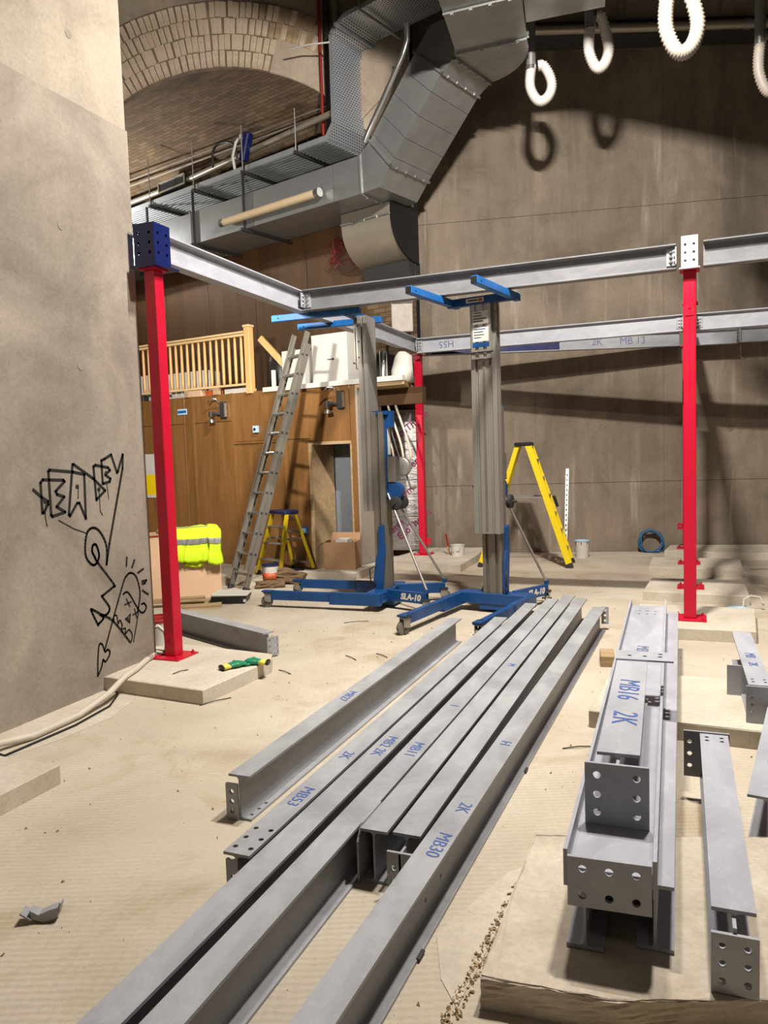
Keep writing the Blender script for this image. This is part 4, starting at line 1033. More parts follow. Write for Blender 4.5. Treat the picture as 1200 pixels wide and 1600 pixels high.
# ================================================================== ladders
def ladder():
    f = Vector((-5.15,7.86,0)); tp = Vector((-4.60,8.78,3.12))
    t = thing('extension_ladder', 'long aluminium extension ladder leaning across the plywood wall', 'ladder', f)
    ax = (tp-f); L = ax.length; ax.normalize()
    wv = Vector((.86,-.51,0)).normalized(); nv = ax.cross(wv).normalized()
    wv = nv.cross(ax).normalized()
    m = Matrix((wv, nv, ax)).transposed()
    for sec, (off, hw, l0, l1) in enumerate(((.0,.20,0,L-.15),(-.045,.17,.25,L))):
        for sx in (-1, 1):
            mb = MB(); x = sx*hw
            mb.box((x-.004,off-.032,l0), (x+.004,off+.032,l1)); mb.box((min(x,x-sx*.022),off-.032,l0), (max(x,x-sx*.022),off-.026,l1)); mb.box((min(x,x-sx*.022),off+.026,l0), (max(x,x-sx*.022),off+.032,l1))
            obj('stile', mb.xf(m.to_4x4()), t, M['alu_d'])
        k = l0+.2
        while k < l1-.05:
            obj('rung', MB().cyl((-hw,off,k), (hw,off,k), .015, 8).xf(m.to_4x4()), t, M['chrome'], smooth=40)
            for sx in (-1,1): obj('rung_rivet', MB().cyl((sx*(hw+.004),off,k), (sx*(hw+.007),off,k), .016, 8).xf(m.to_4x4()), t, M['dark'])
            k += .255
    for sx in (-1, 1): obj('foot', MB().box((sx*.2-.02,-.04,0), (sx*.2+.02,.04,.05)).xf(m.to_4x4()), t, M['rubber'])
ladder()
def stepladder(label, c, rz, H, W0, W1, spread, steps, ymat, topmat, rail=.05, lab=None):
    """local: steps on the -y side, props on the +y side, x across"""
    t = thing('step_ladder', label, 'step ladder', c, (0,0,rz), 'step ladders')
    tx = .07
    def side(sy, wtop, wbot, mat, rw, rd):
        for sx in (-1, 1):
            s = obj('front_stile' if sy < 0 else 'rear_stile', MB().bar((sx*wbot,sy*spread,.02), (sx*wtop,sy*tx,H-.03), rw, rd, (1,0,0) if 0 else (0,sy,0)), t, M[mat])
            obj('rubber_foot', MB().bar((sx*wbot,sy*(spread+.004),.0), (sx*(wbot-.004),sy*(spread-.02),.06), rw*1.2, rd*1.15, (0,sy,0)), s, M['rubber'])
    side(-1, W1, W0, ymat, .03, rail); side(1, W1*.9, W0*.95, ymat, .025, rail*.7)
    for k in range(1, steps+1):
        z = H*k/(steps+1); u = z/H; y = -spread+(spread-tx)*u; w = W0+(W1-W0)*u
        obj('step', MB().box((-w,y-.04,z-.012), (w,y+.04,z+.012)), t, M['alu'], bevel=.004)
    for k in range(1, steps+1, 2):
        z = H*(k-.4)/(steps+1); u = z/H; y = spread-(spread-tx)*u; w = (W0*.95)+(W1*.9-W0*.95)*u
        obj('cross_brace', MB().box((-w,y-.01,z-.015), (w,y+.01,z+.015)), t, M['alu_d'])
    obj('top_cap', MB().box((-W1-.03,-tx-.05,H-.05), (W1+.03,tx+.04,H)), t, M[topmat], bevel=.012)
    z = H*.56; yf = -spread+(spread-tx)*.56
    for sx in (-1,1): obj('spreader', MB().bar((sx*W1*1.1,yf,z), (sx*W1*1.1,-yf,z), .012, .022), t, M['alu'])
    return t
s1_ = stepladder('low worn yellow step ladder with a paint-flecked blue top cap', (-5.20,9.14,0), R(-24), .87, .25, .16, .30, 3, 'yellow_old', 'dkblue')
s2_ = stepladder('tall bright yellow step ladder with a black top cap by the back wall', (-2.17,10.42,0), R(96), 1.68, .24, .16, .60, 6, 'yellow', 'black', .085)
obj('warning_label', MB().obox((.176,-.20,1.28), (.002,.045,.2), Matrix.Rotation(R(-18),3,'X')), s2_, M['black']); obj('caution_label', MB().obox((.205,-.40,.86), (.002,.04,.16), Matrix.Rotation(R(-18),3,'X')), s2_, M['black'])
# slotted channel leaning on the back wall
sc_ = thing('slotted_channel', 'slotted steel channel leaning on the back wall beside the tall yellow ladder', 'channel', (-1.78, 11.35, 0))
top_ = Vector((-.02,.44,1.27))
obj('strip', MB().bar((0,0,0), top_, .045, .02), sc_, M['chrome'])
for k in range(16): 
    p = top_*(.06+.92*k/16); obj('slot', MB().obox(p+Vector((.0,-.012,.003)), (.016,.004,.035)), sc_, M['hole'])

# ================================================================== balcony on the partition
bal = thing('balustrade', 'pine balustrade along the edge of the plywood mezzanine', 'balustrade', P0+Vector((0,0,PT)), (0,0,PROT))
obj('newel_post', MB().box((1.76,-.05,-.03), (1.86,.05,.92)), bal, M['pine'], bevel=.006); obj('newel_cap', MB().box((1.75,-.06,.92), (1.87,.06,.95)), bal, M['pinex'], bevel=.004)
obj('handrail', MB().box((1.86,-.035,.80), (4.6,.035,.835)), bal, M['pinex'], bevel=.004); obj('handrail_cap', MB().box((1.86,-.03,.845), (4.6,.03,.875)), bal, M['pinex'], bevel=.004)
obj('bottom_rail', MB().box((1.86,-.03,.095), (4.6,.03,.125)), bal, M['pinex'], bevel=.003)
bm_ = MB().lathe([(.02,.125),(.022,.2),(.024,.45),(.021,.7),(.017,.80)], n=10).mesh('baluster', M['pine'], True)
k = 1.955
while k < 4.55: obj('baluster', bm_, bal, loc=(k,0,0)); k += .121
obj('support_block', MB().box((3.05,-.03,-.005), (3.12,.03,.095)), bal, M['timber']); obj('support_block', MB().box((2.42,-.03,-.005), (2.52,.03,.095)), bal, M['timber'])
def onmezz(name, label, cat, a, b, mat, group=None, bevel=.006, z=0):
    """box standing on the mezzanine deck, in partition axes (x left, y back = negative)"""
    c = P0 + Matrix.Rotation(PROT,3,'Z') @ Vector(((a[0]+b[0])/2, (a[1]+b[1])/2, 0)) + Vector((0,0,PT+z))
    hx, hy = (b[0]-a[0])/2, (b[1]-a[1])/2
    o = obj(name, MB().box((-hx,-hy,a[2]), (hx,hy,b[2])), None, M[mat], bevel=bevel, loc=c, rot=(0,0,PROT)); return tag(o, label, cat, group)
onmezz('white_crate', 'white carton behind the middle of the balustrade', 'carton', (2.78,-.42,-.01), (3.55,-.12,.40), 'white')
onmezz('white_crate', 'white carton behind the left end of the balustrade', 'carton', (3.75,-.45,-.01), (4.35,-.15,.42), 'white')
onmezz('wood_offcut', 'pale wooden block under the bottom rail of the balustrade', 'block', (2.78,-.1,-.01), (3.05,.02,.09), 'ply_pink')
onmezz('paper_pile', 'crumpled red and white packaging under the bottom rail', 'packaging', (2.52,-.2,-.01), (2.76,-.05,.08), 'orange')
onmezz('paper_pile', 'flat grey packaging under the bottom rail by the newel post', 'packaging', (1.95,-.3,-.01), (2.38,-.06,.07), 'paper')
onmezz('black_case', 'small black case under the left end of the balustrade', 'case', (4.1,-.2,-.01), (4.3,-.03,.09), 'black')
bag = MB().lathe([(.0,-.01),(.16,-.01),(.18,.2),(.17,.42),(.12,.52),(.05,.55),(0,.55)], n=16)
for v in bag.v: v.x += .015*math.sin(v.z*21+v.y*9); v.y *= .7
q_ = P0+Matrix.Rotation(PROT,3,'Z') @ Vector((1.56,-.35,0))+Vector((0,0,PT)); tag(obj('black_bag', bag, None, M['black'], smooth=True, loc=q_), 'tall black bag beside the newel post', 'bag')
q_ = P0+Matrix.Rotation(PROT,3,'Z') @ Vector((1.44,-.08,0))+Vector((0,0,PT)); tag(obj('slotted_post', MB().box((-.025,-.02,.0), (.025,.02,.28)), None, M['white'], loc=q_), 'short white slotted post beside the black bag', 'post')
tb = thing('timber_brace', 'diagonal timber brace propped behind the newel post', 'timber', P0+Matrix.Rotation(PROT,3,'Z') @ Vector((1.7,-.2,0))+Vector((0,0,PT)), (0,0,PROT))
obj('brace_timber', MB().bar((.06,0,.78), (-.62,-.1,.05), .05, .09), tb, M['pine'])
onmezz('white_unit', 'low white cabinet behind the ladder top', 'cabinet', (.98,-.75,-.01), (1.38,-.2,.55), 'white')
u_ = onmezz('white_unit', 'large white cabinet with a small black arrow on the mezzanine', 'cabinet', (.26,-.85,-.01), (.86,-.22,.72), 'white')
obj('arrow_mark', MB().box((-.06,.3155,.36), (.03,.318,.372)).add([(-.09,.317,.366),(-.055,.317,.39),(-.055,.317,.342)], [(0,1,2)]), u_, M['ink'])
obj('panel_seam', MB().box((.292,.3155,.0), (.296,.317,.70)), u_, M['dark'])
onmezz('grey_unit', 'dark grey filing unit right of the white cabinet', 'cabinet', (-.22,-.8,-.01), (.12,-.35,.40), 'dark')
cy_ = MB().lathe([(.0,-.01),(.055,-.01),(.055,.38),(.045,.41),(0,.41)], n=16); q_ = P0+Matrix.Rotation(PROT,3,'Z') @ Vector((-.27,-.3,0))+Vector((0,0,PT))
tag(obj('steel_canister', cy_, None, M['chrome'], smooth=40, loc=q_), 'shiny steel canister on the mezzanine edge', 'canister')
bag = MB().lathe([(.0,-.01),(.15,-.01),(.16,.15),(.12,.34),(.06,.40),(0,.41)], n=14)
for v in bag.v: v.x += .02*math.sin(v.z*25+v.y*13)
q_ = P0+Matrix.Rotation(PROT,3,'Z') @ Vector((-.45,-.5,0))+Vector((0,0,PT)); tag(obj('white_sack', bag, None, M['paper'], smooth=True, loc=q_), 'slumped white sack at the right end of the mezzanine', 'sack')
vp_ = tag(obj('vent_panel', MB().box((-.16,-.06,3.34), (.15,.06,3.78)), None, M['hosew2'], bevel=.01, loc=V(.36,11.35,0), rot=(0,0,YAW)), 'beige ventilation panel on the wall under the curved duct', 'vent panel')
obj('top_slot', MB().box((-.15,-.065,3.74), (.14,-.06,3.77)), vp_, M['dark'])
for k, s in enumerate((-.25,-.4,-.52)):
    pts = [P0+Matrix.Rotation(PROT,3,'Z') @ Vector((s+.05*math.cos(u*3)+.12*(1-u)**2*(1 if k else 1.6), -.45, 2.24-.75*u)) for u in [i/10 for i in range(11)]]
    tag(obj('flexible_conduit', MB().tube(pts, .017, 8), None, M['galv_w' if k == 0 else 'cable'], smooth=True), ('thick grey', 'middle white', 'rightmost white')[k]+' flexible conduit drooping in front of the foil boards', 'conduit')
# wall lamps on the partition
def walllamp(label, s, z):
    t = thing('wall_lamp', label, 'wall lamp', P0+Matrix.Rotation(PROT,3,'Z') @ Vector((s,.02,0))+Vector((0,0,z)), (0,0,PROT), 'wall lamps on the plywood partition')
    obj('back_box', MB().box((-.05,-.02,-.12), (.05,.05,.12)), t, M['dark'], bevel=.01)
    obj('chrome_edge', MB().box((-.056,.0,-.10), (-.046,.056,.10)), t, M['chrome'])
    obj('swan_arm', MB().tube([(.03,.04,.08),(.06,.1,.16),(.12,.14,.17),(.18,.14,.12)], .012, 8), t, M['chrome'], smooth=True)
    obj('lower_arm', MB().tube([(.04,.05,-.06),(.1,.1,-.04),(.15,.12,-.06)], .018, 8).cyl((.15,.12,-.10), (.15,.12,-.02), .035, 10), t, M['dark'], smooth=40)
    obj('shade_cup', MB().lathe([(.0,-.02),(.05,-.02),(.035,.03),(0,.035)], (.15,.12,-.16), 12), t, M['chrome'], smooth=40)
walllamp('dark wall lamp below the middle of the balustrade', 2.33, 2.31); walllamp('dark wall lamp on the plywood above the door', .22, 2.33)
def onpart(name, label, cat, s, z, w, h, d, mat, child=None):
    o = tag(obj(name, MB().box((-w/2,0,-h/2), (w/2,d,h/2)), None, M[mat], bevel=.004, loc=P0+Matrix.Rotation(PROT,3,'Z') @ Vector((s,.007,0))+Vector((0,0,z)), rot=(0,0,PROT)), label, cat); return o
o = onpart('wall_socket', 'small blue switch box on the plywood left of the ladder', 'switch', 1.72, 2.0, .085, .1, .05, 'mask'); obj('knob', MB().cyl((0,.05,0), (0,.062,0), .02, 10), o, M['dkblue'])
o = onpart('wall_sign', 'small blue and white sign beside the left red post', 'sign', 3.2, 2.33, .2, .09, .01, 'mask'); obj('sign_band', MB().box((-.09,.01,-.02), (.09,.012,.02)), o, M['blue_fork'])
o = onpart('wall_socket', 'blue socket box low on the plywood behind the worn step ladder', 'socket', .92, .55, .12, .10, .04, 'bluehose'); obj('socket_face', MB().box((-.04,.04,-.03), (.04,.044,.03)), o, M['mask'])
o = onpart('warning_sign', 'narrow yellow and white sign glimpsed beside the graffiti wall', 'sign', 3.98, 1.35, .3, .7, .01, 'white'); obj('yellow_panel', MB().box((-.14,.01,-.3), (.14,.012,.02)), o, M['yellow'])

# ================================================================== things standing and lying about
def bucket(name, label, cat, x, y, z, r, h, mat, rim=None, band=None, handle=True, group=None):
    t = thing(name, label, cat, (x,y,z), (0,0,random.uniform(0,3)), group)
    obj('shell', MB().lathe([(r*.88,0),(r,h),(r*1.03,h),(r*1.03,h-.012),(r*.985,h-.02)] if 0 else [(0,0),(r*.9,0),(r,h*.97),(r*1.05,h*.97),(r*1.05,h),(r*.95,h),(r*.85,.02),(0,.02)], n=24), t, M[mat], smooth=35)
    if rim: obj('rim', MB().lathe([(r*1.04,h*.955),(r*1.07,h*.96),(r*1.07,h*1.01),(r*.94,h*1.012),(r*.93,h*.96)], n=24), t, M[rim], smooth=35)
    if band: obj('label_band', MB().lathe([(r*.92+.003,h*.2),(r*.975+.003,h*.62)], n=24), t, M[band], smooth=True)
    if handle: obj('handle', MB().tube([(r*1.05,0,h*.85),(r*1.15,.02,h*.5),(0,r*1.2,h*.28),(-r*1.15,.02,h*.5),(-r*1.05,0,h*.85)], .004, 6), t, M['alu'], smooth=True)
    obj('contents', MB().lathe([(0,h*.7),(r*.93,h*.7)], n=24), t, M[rim or mat])
    return t
GP = 'paint tins and buckets'
bucket('paint_tin', 'white paint tin with red drips beside the left red post', 'paint tin', -4.06, 5.03, .1, .085, .20, 'white', 'paintred', None, True, GP)
bucket('paint_tin', 'red-rimmed paint tin hidden behind the dripped tin', 'paint tin', -4.36, 5.38, .0, .09, .24, 'alu_d', 'paintred', None, False, GP)
bucket('paint_tin', 'white paint can with an orange label at the ladder foot', 'paint tin', -4.95, 8.30, 0, .105, .25, 'white', 'dkblue', 'orange', False, GP)
tr_ = bucket('white_bucket', 'small white bucket on the pad near the far corner post', 'bucket', -3.17, 10.52, .1, .10, .155, 'white', None, None, True, GP)
tr_ = bucket('paint_tub', 'white paint tub with red splashes at the foot of the back wall', 'bucket', -1.53, 11.28, 0, .10, .25, 'white', 'mask', None, False, GP)
for k in range(7): obj('red_drip', MB().box((-.006,-.0015,-.03-.03*random.random()), (.006,.0015,.0)), tr_, M['paintred'], loc=(.101*math.cos(k*.9), .101*math.sin(k*.9), .235), rot=(0,0,k*.9+R(90)))
br_ = thing('paint_brush', 'paint brush with a red handle standing behind the white bucket', 'brush', (-3.34,10.60,.1)); obj('brush_handle', MB().bar((0,0,.12), (-.03,.0,.30), .03, .02), br_, M['paintred']); obj('bristles', MB().bar((.01,0,0), (0,0,.12), .05, .02), br_, M['timber'])
# roller tray
rt2 = thing('roller_tray', 'paint roller tray, white inside and black outside, by the ladder foot', 'roller tray', (-4.80,7.19,0), (0,0,R(20)))
obj('tray_shell', MB().prism([(-.2,.0),(.17,.0),(.2,.085),(-.2,.085)], lambda u, v, h: Vector((u, h, v)), -.14, .14), rt2, M['black'], bevel=.008)
obj('white_liner', MB().prism([(-.205,.085),(.205,.085),(.2,.1),(-.19,.115)], lambda u, v, h: Vector((u, h, v)), -.145, .145), rt2, M['white'], bevel=.008); obj('splash', MB().box((.16,-.146,.02), (.19,-.139,.05)), rt2, M['white'])
# board with jacket
bd = thing('work_box', 'tall pale boarded box beside the left red post', 'box', (-5.70,7.30,0), (0,0,R(52)))
obj('front_board', MB().box((-.75,-.18,.0), (.55,-.165,.74)), bd, M['ply_pink']); obj('side_board', MB().box((.535,-.165,0), (.55,.35,.74)), bd, M['ply_pink']); obj('back_board', MB().box((-.75,.34,0), (.535,.35,.74)), bd, M['ply_pink']); obj('top_board', MB().box((-.75,-.165,.715), (.535,.34,.74)), bd, M['ply_pink'])
obj('dark_edge', MB().box((-.76,-.19,.735), (-.02,-.16,.748)), bd, M['paintred'])
# hi-vis jacket draped over the box
def draped(x0, x1, path, nx, off, fold, v0=0, v1=1):
    """sheet following path [(y, z)...] across x0..x1, with hanging folds"""
    n = 26; ln = [0]
    for a, b in zip(path[:-1], path[1:]): ln.append(ln[-1] + (Vector(b)-Vector(a)).length)
    def at(u):
        s = u*ln[-1]
        for i in range(len(path)-1):
            if s <= ln[i+1] or i == len(path)-2:
                k = (s-ln[i])/(ln[i+1]-ln[i]); return Vector(path[i]).lerp(Vector(path[i+1]), k)
    mb = MB(); vs = []
    for j in range(n+1):
        v = v0+(v1-v0)*j/n; p = at(v)
        for i in range(nx+1):
            u = i/nx; x = x0+(x1-x0)*u
            w = fold*max(0, v-.25)*(math.sin(u*9.5+v*3)+.6*math.sin(u*21+1.3+v*5))
            sag = .03*max(0, v-.5)*math.cos(u*5)
            vs.append((x+.012*math.sin(v*11+u*3), p.x-off-abs(w)-.004*math.sin(v*30), p.y+sag+(off if v < .3 else 0)+.012*math.sin(u*7+2)*(v < .35)))
    fs = [(j*(nx+1)+i, j*(nx+1)+i+1, (j+1)*(nx+1)+i+1, (j+1)*(nx+1)+i) for j in range(n) for i in range(nx)]
    return mb.add(vs, fs)
jk = thing('hi_vis_jacket', 'yellow hi-vis jacket with grey bands draped over the pale box', 'jacket', (-5.70,7.30,0), (0,0,R(52)))
PB = [(.20,.765),(-.02,.80),(-.14,.815),(-.215,.775),(-.235,.70),(-.24,.42)]
PS = [(.10,.79),(-.12,.80),(-.235,.755),(-.26,.66),(-.262,.37)]
def sheet(name, mb, mat, th=.012):
    o = obj(name, mb, jk, mat, smooth=True, fix=False); md = o.modifiers.new('thickness', 'SOLIDIFY'); md.thickness = th; md.offset = 0; return o
sheet('jacket_body', draped(-.02,.40,PB,24,0,.045), M['hiviz'])
sheet('jacket_sleeve', draped(.385,.535,PS,12,0,.03), M['hiviz'], .03)
sheet('lower_flap', draped(.12,.33,[(-.225,.55),(-.23,.47),(-.215,.36)],10,-.012,.02), M['hiviz'])
for v0, v1 in ((.38,.46),(.66,.74)): sheet('reflective_band', draped(-.02,.40,PB,24,.011,.045,v0,v1), M['reflect'], .004)
for v0, v1 in ((.30,.37),(.58,.67)): sheet('reflective_band', draped(.383,.537,PS,12,.02,.03,v0,v1), M['reflect'], .004)
hd = MB().lathe([(.15,0),(.14,.05),(.09,.085),(0,.10)], n=20)
for v in hd.v: v.y *= .7; v.z *= 1+.15*math.sin(v.x*20)
cw = Vector((-5.70,7.30,0))+Matrix.Rotation(R(52),3,'Z') @ Vector((.02,.10,.74))
tag(obj('canvas_cap', hd, None, M['timber'], smooth=True, loc=cw), 'crumpled beige canvas cap on top of the pale box', 'cap')

def lumpy(mb, amp, seed, cuts=4):
    me = mb.mesh('tmp', None); bm = bmesh.new(); bm.from_mesh(me); bpy.data.meshes.remove(me)
    bmesh.ops.subdivide_edges(bm, edges=bm.edges, cuts=cuts, use_grid_fill=True)
    rnd = random.Random(seed)
    for v in bm.verts:
        v.co += Vector((rnd.uniform(-1,1), rnd.uniform(-1,1), rnd.uniform(-1,1)*.8))*amp
        v.co.z = max(v.co.z, 0)
    out = MB(); bm.verts.index_update(); out.v = [v.co.copy() for v in bm.verts]; out.f = [tuple(v.index for v in f.verts) for f in bm.faces]; bm.free(); return out
tag(obj('crumpled_sack', lumpy(MB().obox((0,0,.09), (.34,.22,.13), Matrix.Rotation(R(14),3,'Y')), .014, 1), None, M['brown_boot'], loc=(-4.72,8.42,0), rot=(0,0,R(15))), 'crumpled brown paper sack behind the paint can', 'sack')
tag(obj('crumpled_sack', lumpy(MB().obox((0,0,.035), (.34,.17,.07)), .014, 2), None, M['brown_boot'], loc=(-4.84,8.10,0), rot=(0,0,R(30))), 'flattened brown paper sack in front of the crumpled one', 'sack')
tag(obj('dust_cloth', lumpy(MB().obox((0,0,.04), (.3,.14,.1)), .016, 5), None, M['dkblue'], loc=(-5.0,8.95,0), rot=(0,0,R(-20))), 'bunched dark blue cloth under the worn step ladder', 'cloth')
for i, (x, y, L_, a, z, lab) in enumerate(((-5.12,7.02,.62,38,.0,'short thick plank between the pale box and the roller tray'),(-5.25,6.85,.55,34,.045,'split plank on top of the thick one beside the pale box'),(-5.0,6.75,.6,30,0,'thin plank lying nearest the left red post'))):
    tag(obj('plank', lumpy(MB().box((-L_/2,-.06,0), (L_/2,.06,.043)), .003, 11+i, 3), None, M['timber'], loc=(x,y,z), rot=(0,0,R(a))), lab, 'plank', 'timber offcuts')
# open carton by the doorway
cb = thing('cardboard_box', 'open brown cardboard box behind the farther lift', 'cardboard box', (-4.33,9.12,.1), (0,0,R(10)))
W_ = .21
for nm, a, b in (('front_side',(-W_,-.16,0),(W_,-.155,.36)), ('back_side',(-W_,.155,0),(W_,.16,.36)), ('left_side',(-W_,-.155,0),(-W_+.005,.155,.36)), ('right_side',(W_-.005,-.155,0),(W_,.155,.36)), ('bottom',(-W_+.005,-.155,0),(W_-.005,.155,.005))): obj(nm, MB().box(a, b), cb, M['card'])
obj('flap', MB().obox((-W_-.06,0,.33), (.14,.31,.004), Matrix.Rotation(R(-28),3,'Y')), cb, M['card']); obj('flap', MB().obox((0,.2,.4), (.4,.004,.12), Matrix.Rotation(R(-35),3,'X')), cb, M['card']); obj('packing', MB().box((-.06,-.1,.2), (.1,.1,.39)), cb, M['paper'])
# gloves
def glove(label, x, y, z, rz, flip=1, curl=.0):
    t = thing('work_glove', label, 'glove', (x,y,z), (0,0,rz), 'pair of work gloves')
    def blob(c, r3, n=12):
        mb = MB().lathe([(math.sin(math.pi*k/8), -math.cos(math.pi*k/8)) for k in range(9)], n=n); 
        for v in mb.v: v.x = c[0]+v.x*r3[0]; v.y = c[1]+v.y*r3[1]; v.z = c[2]+v.z*r3[2]
        return mb
    mb = blob((.0,0,.024), (.062,.047,.024))
    b = blob((-.045,0,.022), (.03,.038,.021)); mb.add(b.v, b.f)
    for k, (yy, L_, a) in enumerate(((-.034,.05,-14),(-.012,.065,-4),(.011,.06,5),(.032,.045,14))):
        c = [Vector((.045,yy,.024)), Vector((.045+L_*.5*math.cos(R(a)), yy+L_*.5*math.sin(R(a)), .032-curl*.2)), Vector((.045+L_*math.cos(R(a))*(1-curl), yy+L_*math.sin(R(a)), .016))]
        mb.tube(c, [.0125,.012,.0095], 8)
    mb.tube([Vector((-.01,flip*.035,.022)), Vector((.02,flip*.07,.026)), Vector((.05,flip*.078,.016))], [.014,.013,.010], 8)
    o = obj('latex_palm', mb, t, M['green'], smooth=True); md = o.modifiers.new('fuse', 'REMESH'); md.mode = 'VOXEL'; md.voxel_size = .0055; md.use_smooth_shade = True
    sm = o.modifiers.new('soften', 'SMOOTH'); sm.factor = .5; sm.iterations = 3
    cf = MB().tube([(-.055,0,.02),(-.085,0,.022),(-.115,0,.02)], [.027,.03,.032], 14)
    for v in cf.v: v.z = .02+(v.z-.02)*.62; v.y *= 1.25
    obj('knit_cuff', cf, t, M['cuff'], smooth=True); hm = MB().tube([(-.113,0,.02),(-.122,0,.02)], [.033,.033], 14)
    for v in hm.v: v.z = .02+(v.z-.02)*.65; v.y *= 1.25
    obj('cuff_hem', hm, t, M['black'], smooth=True)
glove('green rubber-palmed glove on the left pad, cuff towards the camera', -3.06, 4.60, .1, R(62), 1, .1); glove('green rubber-palmed glove on the left pad, cuff at the pad edge', -2.985, 4.70, .1, R(-172), -1, .2)
# coil of blue hose against the back wall
hc = MB()
hp = []
for k in range(150):
    a = 2*math.pi*k/30; r_ = .15+.012*math.sin(k*.7)+.006*(k//30); hp.append((r_*math.cos(a), .015*math.sin(k*.31)+.012*(k//30-2), .165+r_*math.sin(a)))
hp += [(.16,-.03,.2),(.19,-.05,.1),(.16,-.1,.012),(.02,-.14,.012)]
tag(obj('hose_coil', hc.tube(hp, .010, 7), None, M['bluehose'], smooth=True, loc=(-.62,11.93,.0), rot=(R(-12),0,R(10))), 'coil of blue hose propped at the foot of the back wall', 'hose')
# cables along the pier
cs = lambda pts, n=8: [Vector(pts[min(i//n, len(pts)-2)]).lerp(Vector(pts[min(i//n, len(pts)-2)+1]), (i % n)/n) for i in range(n*(len(pts)-1)+1)]
tag(obj('white_hose', MB().tube(cs([(-3.66,2.86,.115),(-3.62,3.02,.05),(-3.57,3.25,.025),(-3.57,3.6,.03),(-3.60,3.9,.07),(-3.645,4.12,.122),(-3.70,4.3,.122),(-3.79,4.52,.122),(-3.835,4.68,.122)]), .021, 8), None, M['cable'], smooth=True), 'pale hose lying along the foot of the graffiti wall', 'hose')
tag(obj('black_cable', MB().tube(cs([(-3.56,2.86,.106),(-3.52,3.0,.010),(-3.50,3.5,.010),(-3.55,3.85,.010),(-3.66,4.05,.010),(-3.72,4.11,.012)]), .007, 6), None, M['black'], smooth=True), 'thin black cable on the floor beside the pale hose', 'cable')
tag(obj('red_tape', MB().tube(cs([(-3.83,4.60,.112),(-3.80,4.66,.112),(-3.76,4.78,.112)]), .010, 8), None, M['red'], smooth=True), 'short red-taped cable end behind the left red post', 'cable')
tag(obj('grey_cable', MB().tube(cs([(-3.83,4.79,.112),(-3.86,4.85,.16),(-3.88,4.86,.25),(-3.93,4.84,.3),(-3.99,4.82,.26)]), .014, 8), None, M['cable'], smooth=True), 'grey cable loop curling behind the left red post', 'cable')
# dust mask, blocks, offcuts
mk = thing('dust_mask', 'pale blue dust mask with white straps in front of the second pad', 'mask', (.36,7.92,0))
obj('mask_cup', lumpy(MB().obox((0,0,.02), (.16,.10,.035)), .008, 9, 3), mk, M['mask'], smooth=True)
obj('strap', MB().tube(cs([(.05,.02,.02),(.06,.06,.10),(.12,.08,.13),(.2,.08,.12),(.23,.06,.05),(.2,.05,.08)]), .007, 6), mk, M['white'], smooth=True)
tag(obj('timber_block', MB().box((-.06,-.05,0), (.09,.05,.07)), None, M['timber'], bevel=.005, loc=(.57,6.42,0)), 'small timber block at the right edge beside the nearest pad', 'timber block')
tag(obj('timber_block', MB().box((-.04,-.1,0), (.06,.12,.08)), None, M['timber'], bevel=.005, loc=(-.62,5.75,0), rot=(0,0,R(8))), 'small timber block left of the far end of the stack', 'timber block')
tag(obj('yellow_strap', MB().tube(cs([(-.12,0,.008),(-.06,.02,.012),(-.02,.015,.06),(.0,.03,.01),(.06,-.01,.02),(.12,.01,.008)]), .008, 6), None, M['yellow'], smooth=True, loc=(-.03,1.93,0)), 'scrap of yellow strap on the floor at the bottom edge', 'strap')
# bent scrap plate in the left foreground
sc2 = thing('scrap_plate', 'bent offcut of dark steel alone on the left foreground floor', 'steel scrap', (-2.12,1.93,.0), (0,0,R(25)))
obj('bent_plate', MB().prism([(-.045,.0),(.0,-.018),(.045,.0),(.05,.035),(.02,.028),(-.02,.012),(-.05,.03)], lambda u, v, h: Vector((u, h, v+.018)), -.018, .02), sc2, M['steel']); obj('folded_tab', MB().obox((-.062,.0,.028), (.045,.05,.006), Matrix.Rotation(R(35),3,'Y')), sc2, M['steel']); obj('upturned_tab', MB().obox((.052,.0,.05), (.006,.03,.035), Matrix.Rotation(R(14),3,'Y')), sc2, M['steel'])
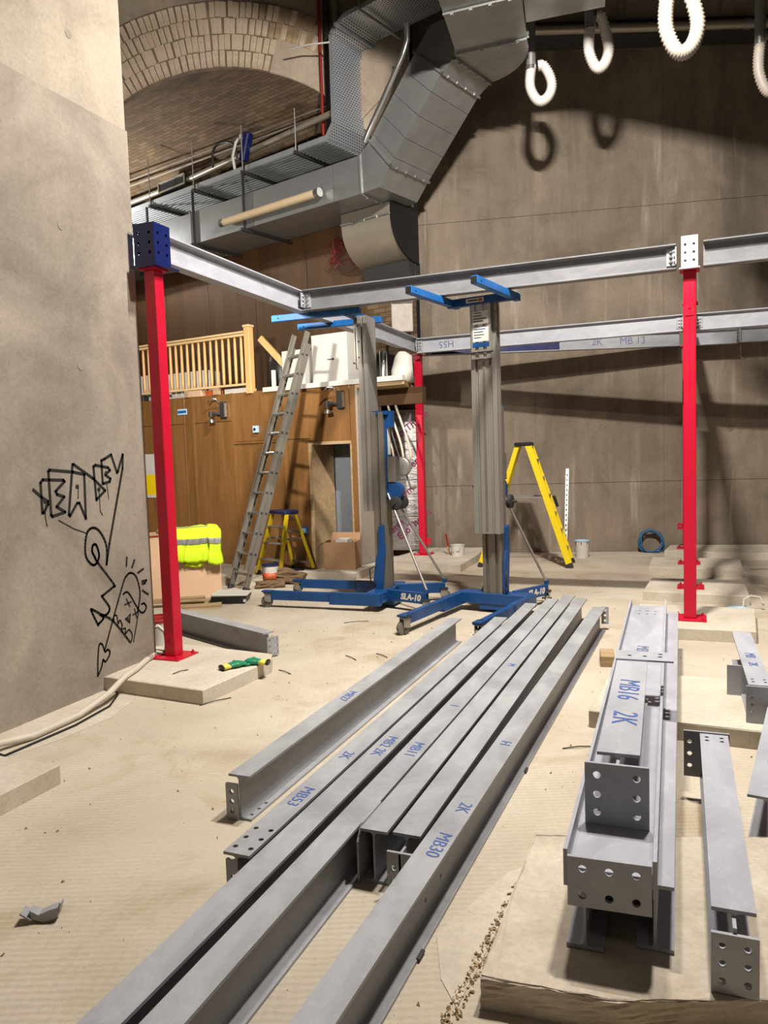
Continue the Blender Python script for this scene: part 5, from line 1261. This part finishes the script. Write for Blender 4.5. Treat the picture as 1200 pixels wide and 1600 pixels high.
# tie-wire offcuts on the floor
for i, (a, b, lab) in enumerate((((-2.99,4.05),(-2.88,4.25),'at the front corner of the left pad'), ((-2.90,4.92),(-2.76,4.85),'beside the right corner of the left pad'), ((-2.585,5.43),(-2.45,5.33),'on the floor left of the row of beams'), ((-2.37,5.55),(-2.24,5.46),'between the left beam and the floor lift legs'), ((-3.10,6.50),(-2.90,6.63),'in front of the farther lift'), ((-.66,4.02),(-.50,4.10),'between the beam row and the stack'), ((.62,10.5),(.86,10.56),'right of the third pad'), ((-3.40,4.32),(-3.36,4.44),'on top of the left pad'))):
    p = Vector((*a, 0)); q = Vector((*b, 0)); zz = .104 if 'on top' in lab else .004
    tag(obj('wire_offcut', MB().tube([Vector((0,0,zz)), (q-p)*.5+Vector((0,0,zz+.006)), (q-p)+Vector((0,0,zz))], .0032, 6), None, M['dark'], loc=p), 'thin dark wire offcut '+lab, 'wire', 'wire offcuts on the floor')
# crumbs of mortar and the broken edge beside the big pad
random.seed(5)
mb = MB()
for k in range(900):
    x = random.uniform(-4.2,1.2); y = random.uniform(1.5,11); 
    if y > 7.5 and random.random() < .4: continue
    r_ = random.choice((.003,.004,.005,.008)); c = Vector((x,y,r_*.4)); 
    if x < -3.5 and y < 5: continue
    mb.add([c+Vector((random.uniform(-1,1)*r_*1.4, random.uniform(-1,1)*r_*1.4, -r_*.4)) for _ in range(3)]+[c+Vector((0,0,r_))], [(0,1,2),(0,1,3),(1,2,3),(2,0,3)])
o = obj('floor_crumbs', mb, None, M['timber']); o['kind'] = 'stuff'; tag(o, 'scattered crumbs of mortar over the concrete floor', 'debris')
mb = MB()
for k in range(420):
    u = random.random(); x = -.60-.05*u+random.uniform(-.022,.022); y = 2.72-.85*u; r_ = random.uniform(.004,.010); c = Vector((x,y,r_*.3))
    vs = [c+Vector((random.uniform(-1,1)*r_, random.uniform(-1,1)*r_, random.uniform(-.5,1)*r_)) for _ in range(5)]
    mb.add(vs, [(0,1,2),(0,1,3),(1,2,3),(2,0,3),(0,1,4),(1,3,4),(3,0,4)])
o = obj('rubble_edge', mb, None, M['timber']); o['kind'] = 'stuff'; tag(o, 'line of brown rubble along the left edge of the big rough pad', 'rubble')
# mortar skirts smeared around the pads
for nm, lab, pts in (('mortar_smear','mortar smear along the left edge of the big rough pad',[(-.60,2.82),(-.66,2.75),(-.74,2.5),(-.80,2.3),(-.72,2.1),(-.64,2.0),(-.62,2.3)]), ('mortar_smear','pale mortar smear at the foot of the graffiti wall',[(-3.85,2.85),(-3.55,2.85),(-3.42,3.3),(-3.40,3.7),(-3.5,4.05),(-3.85,4.13)])):
    o = obj(nm, MB().prism(pts, lambda u, v, h: Vector((u, v, h)), 0, .003), None, M['pad']); tag(o, lab, 'mortar')
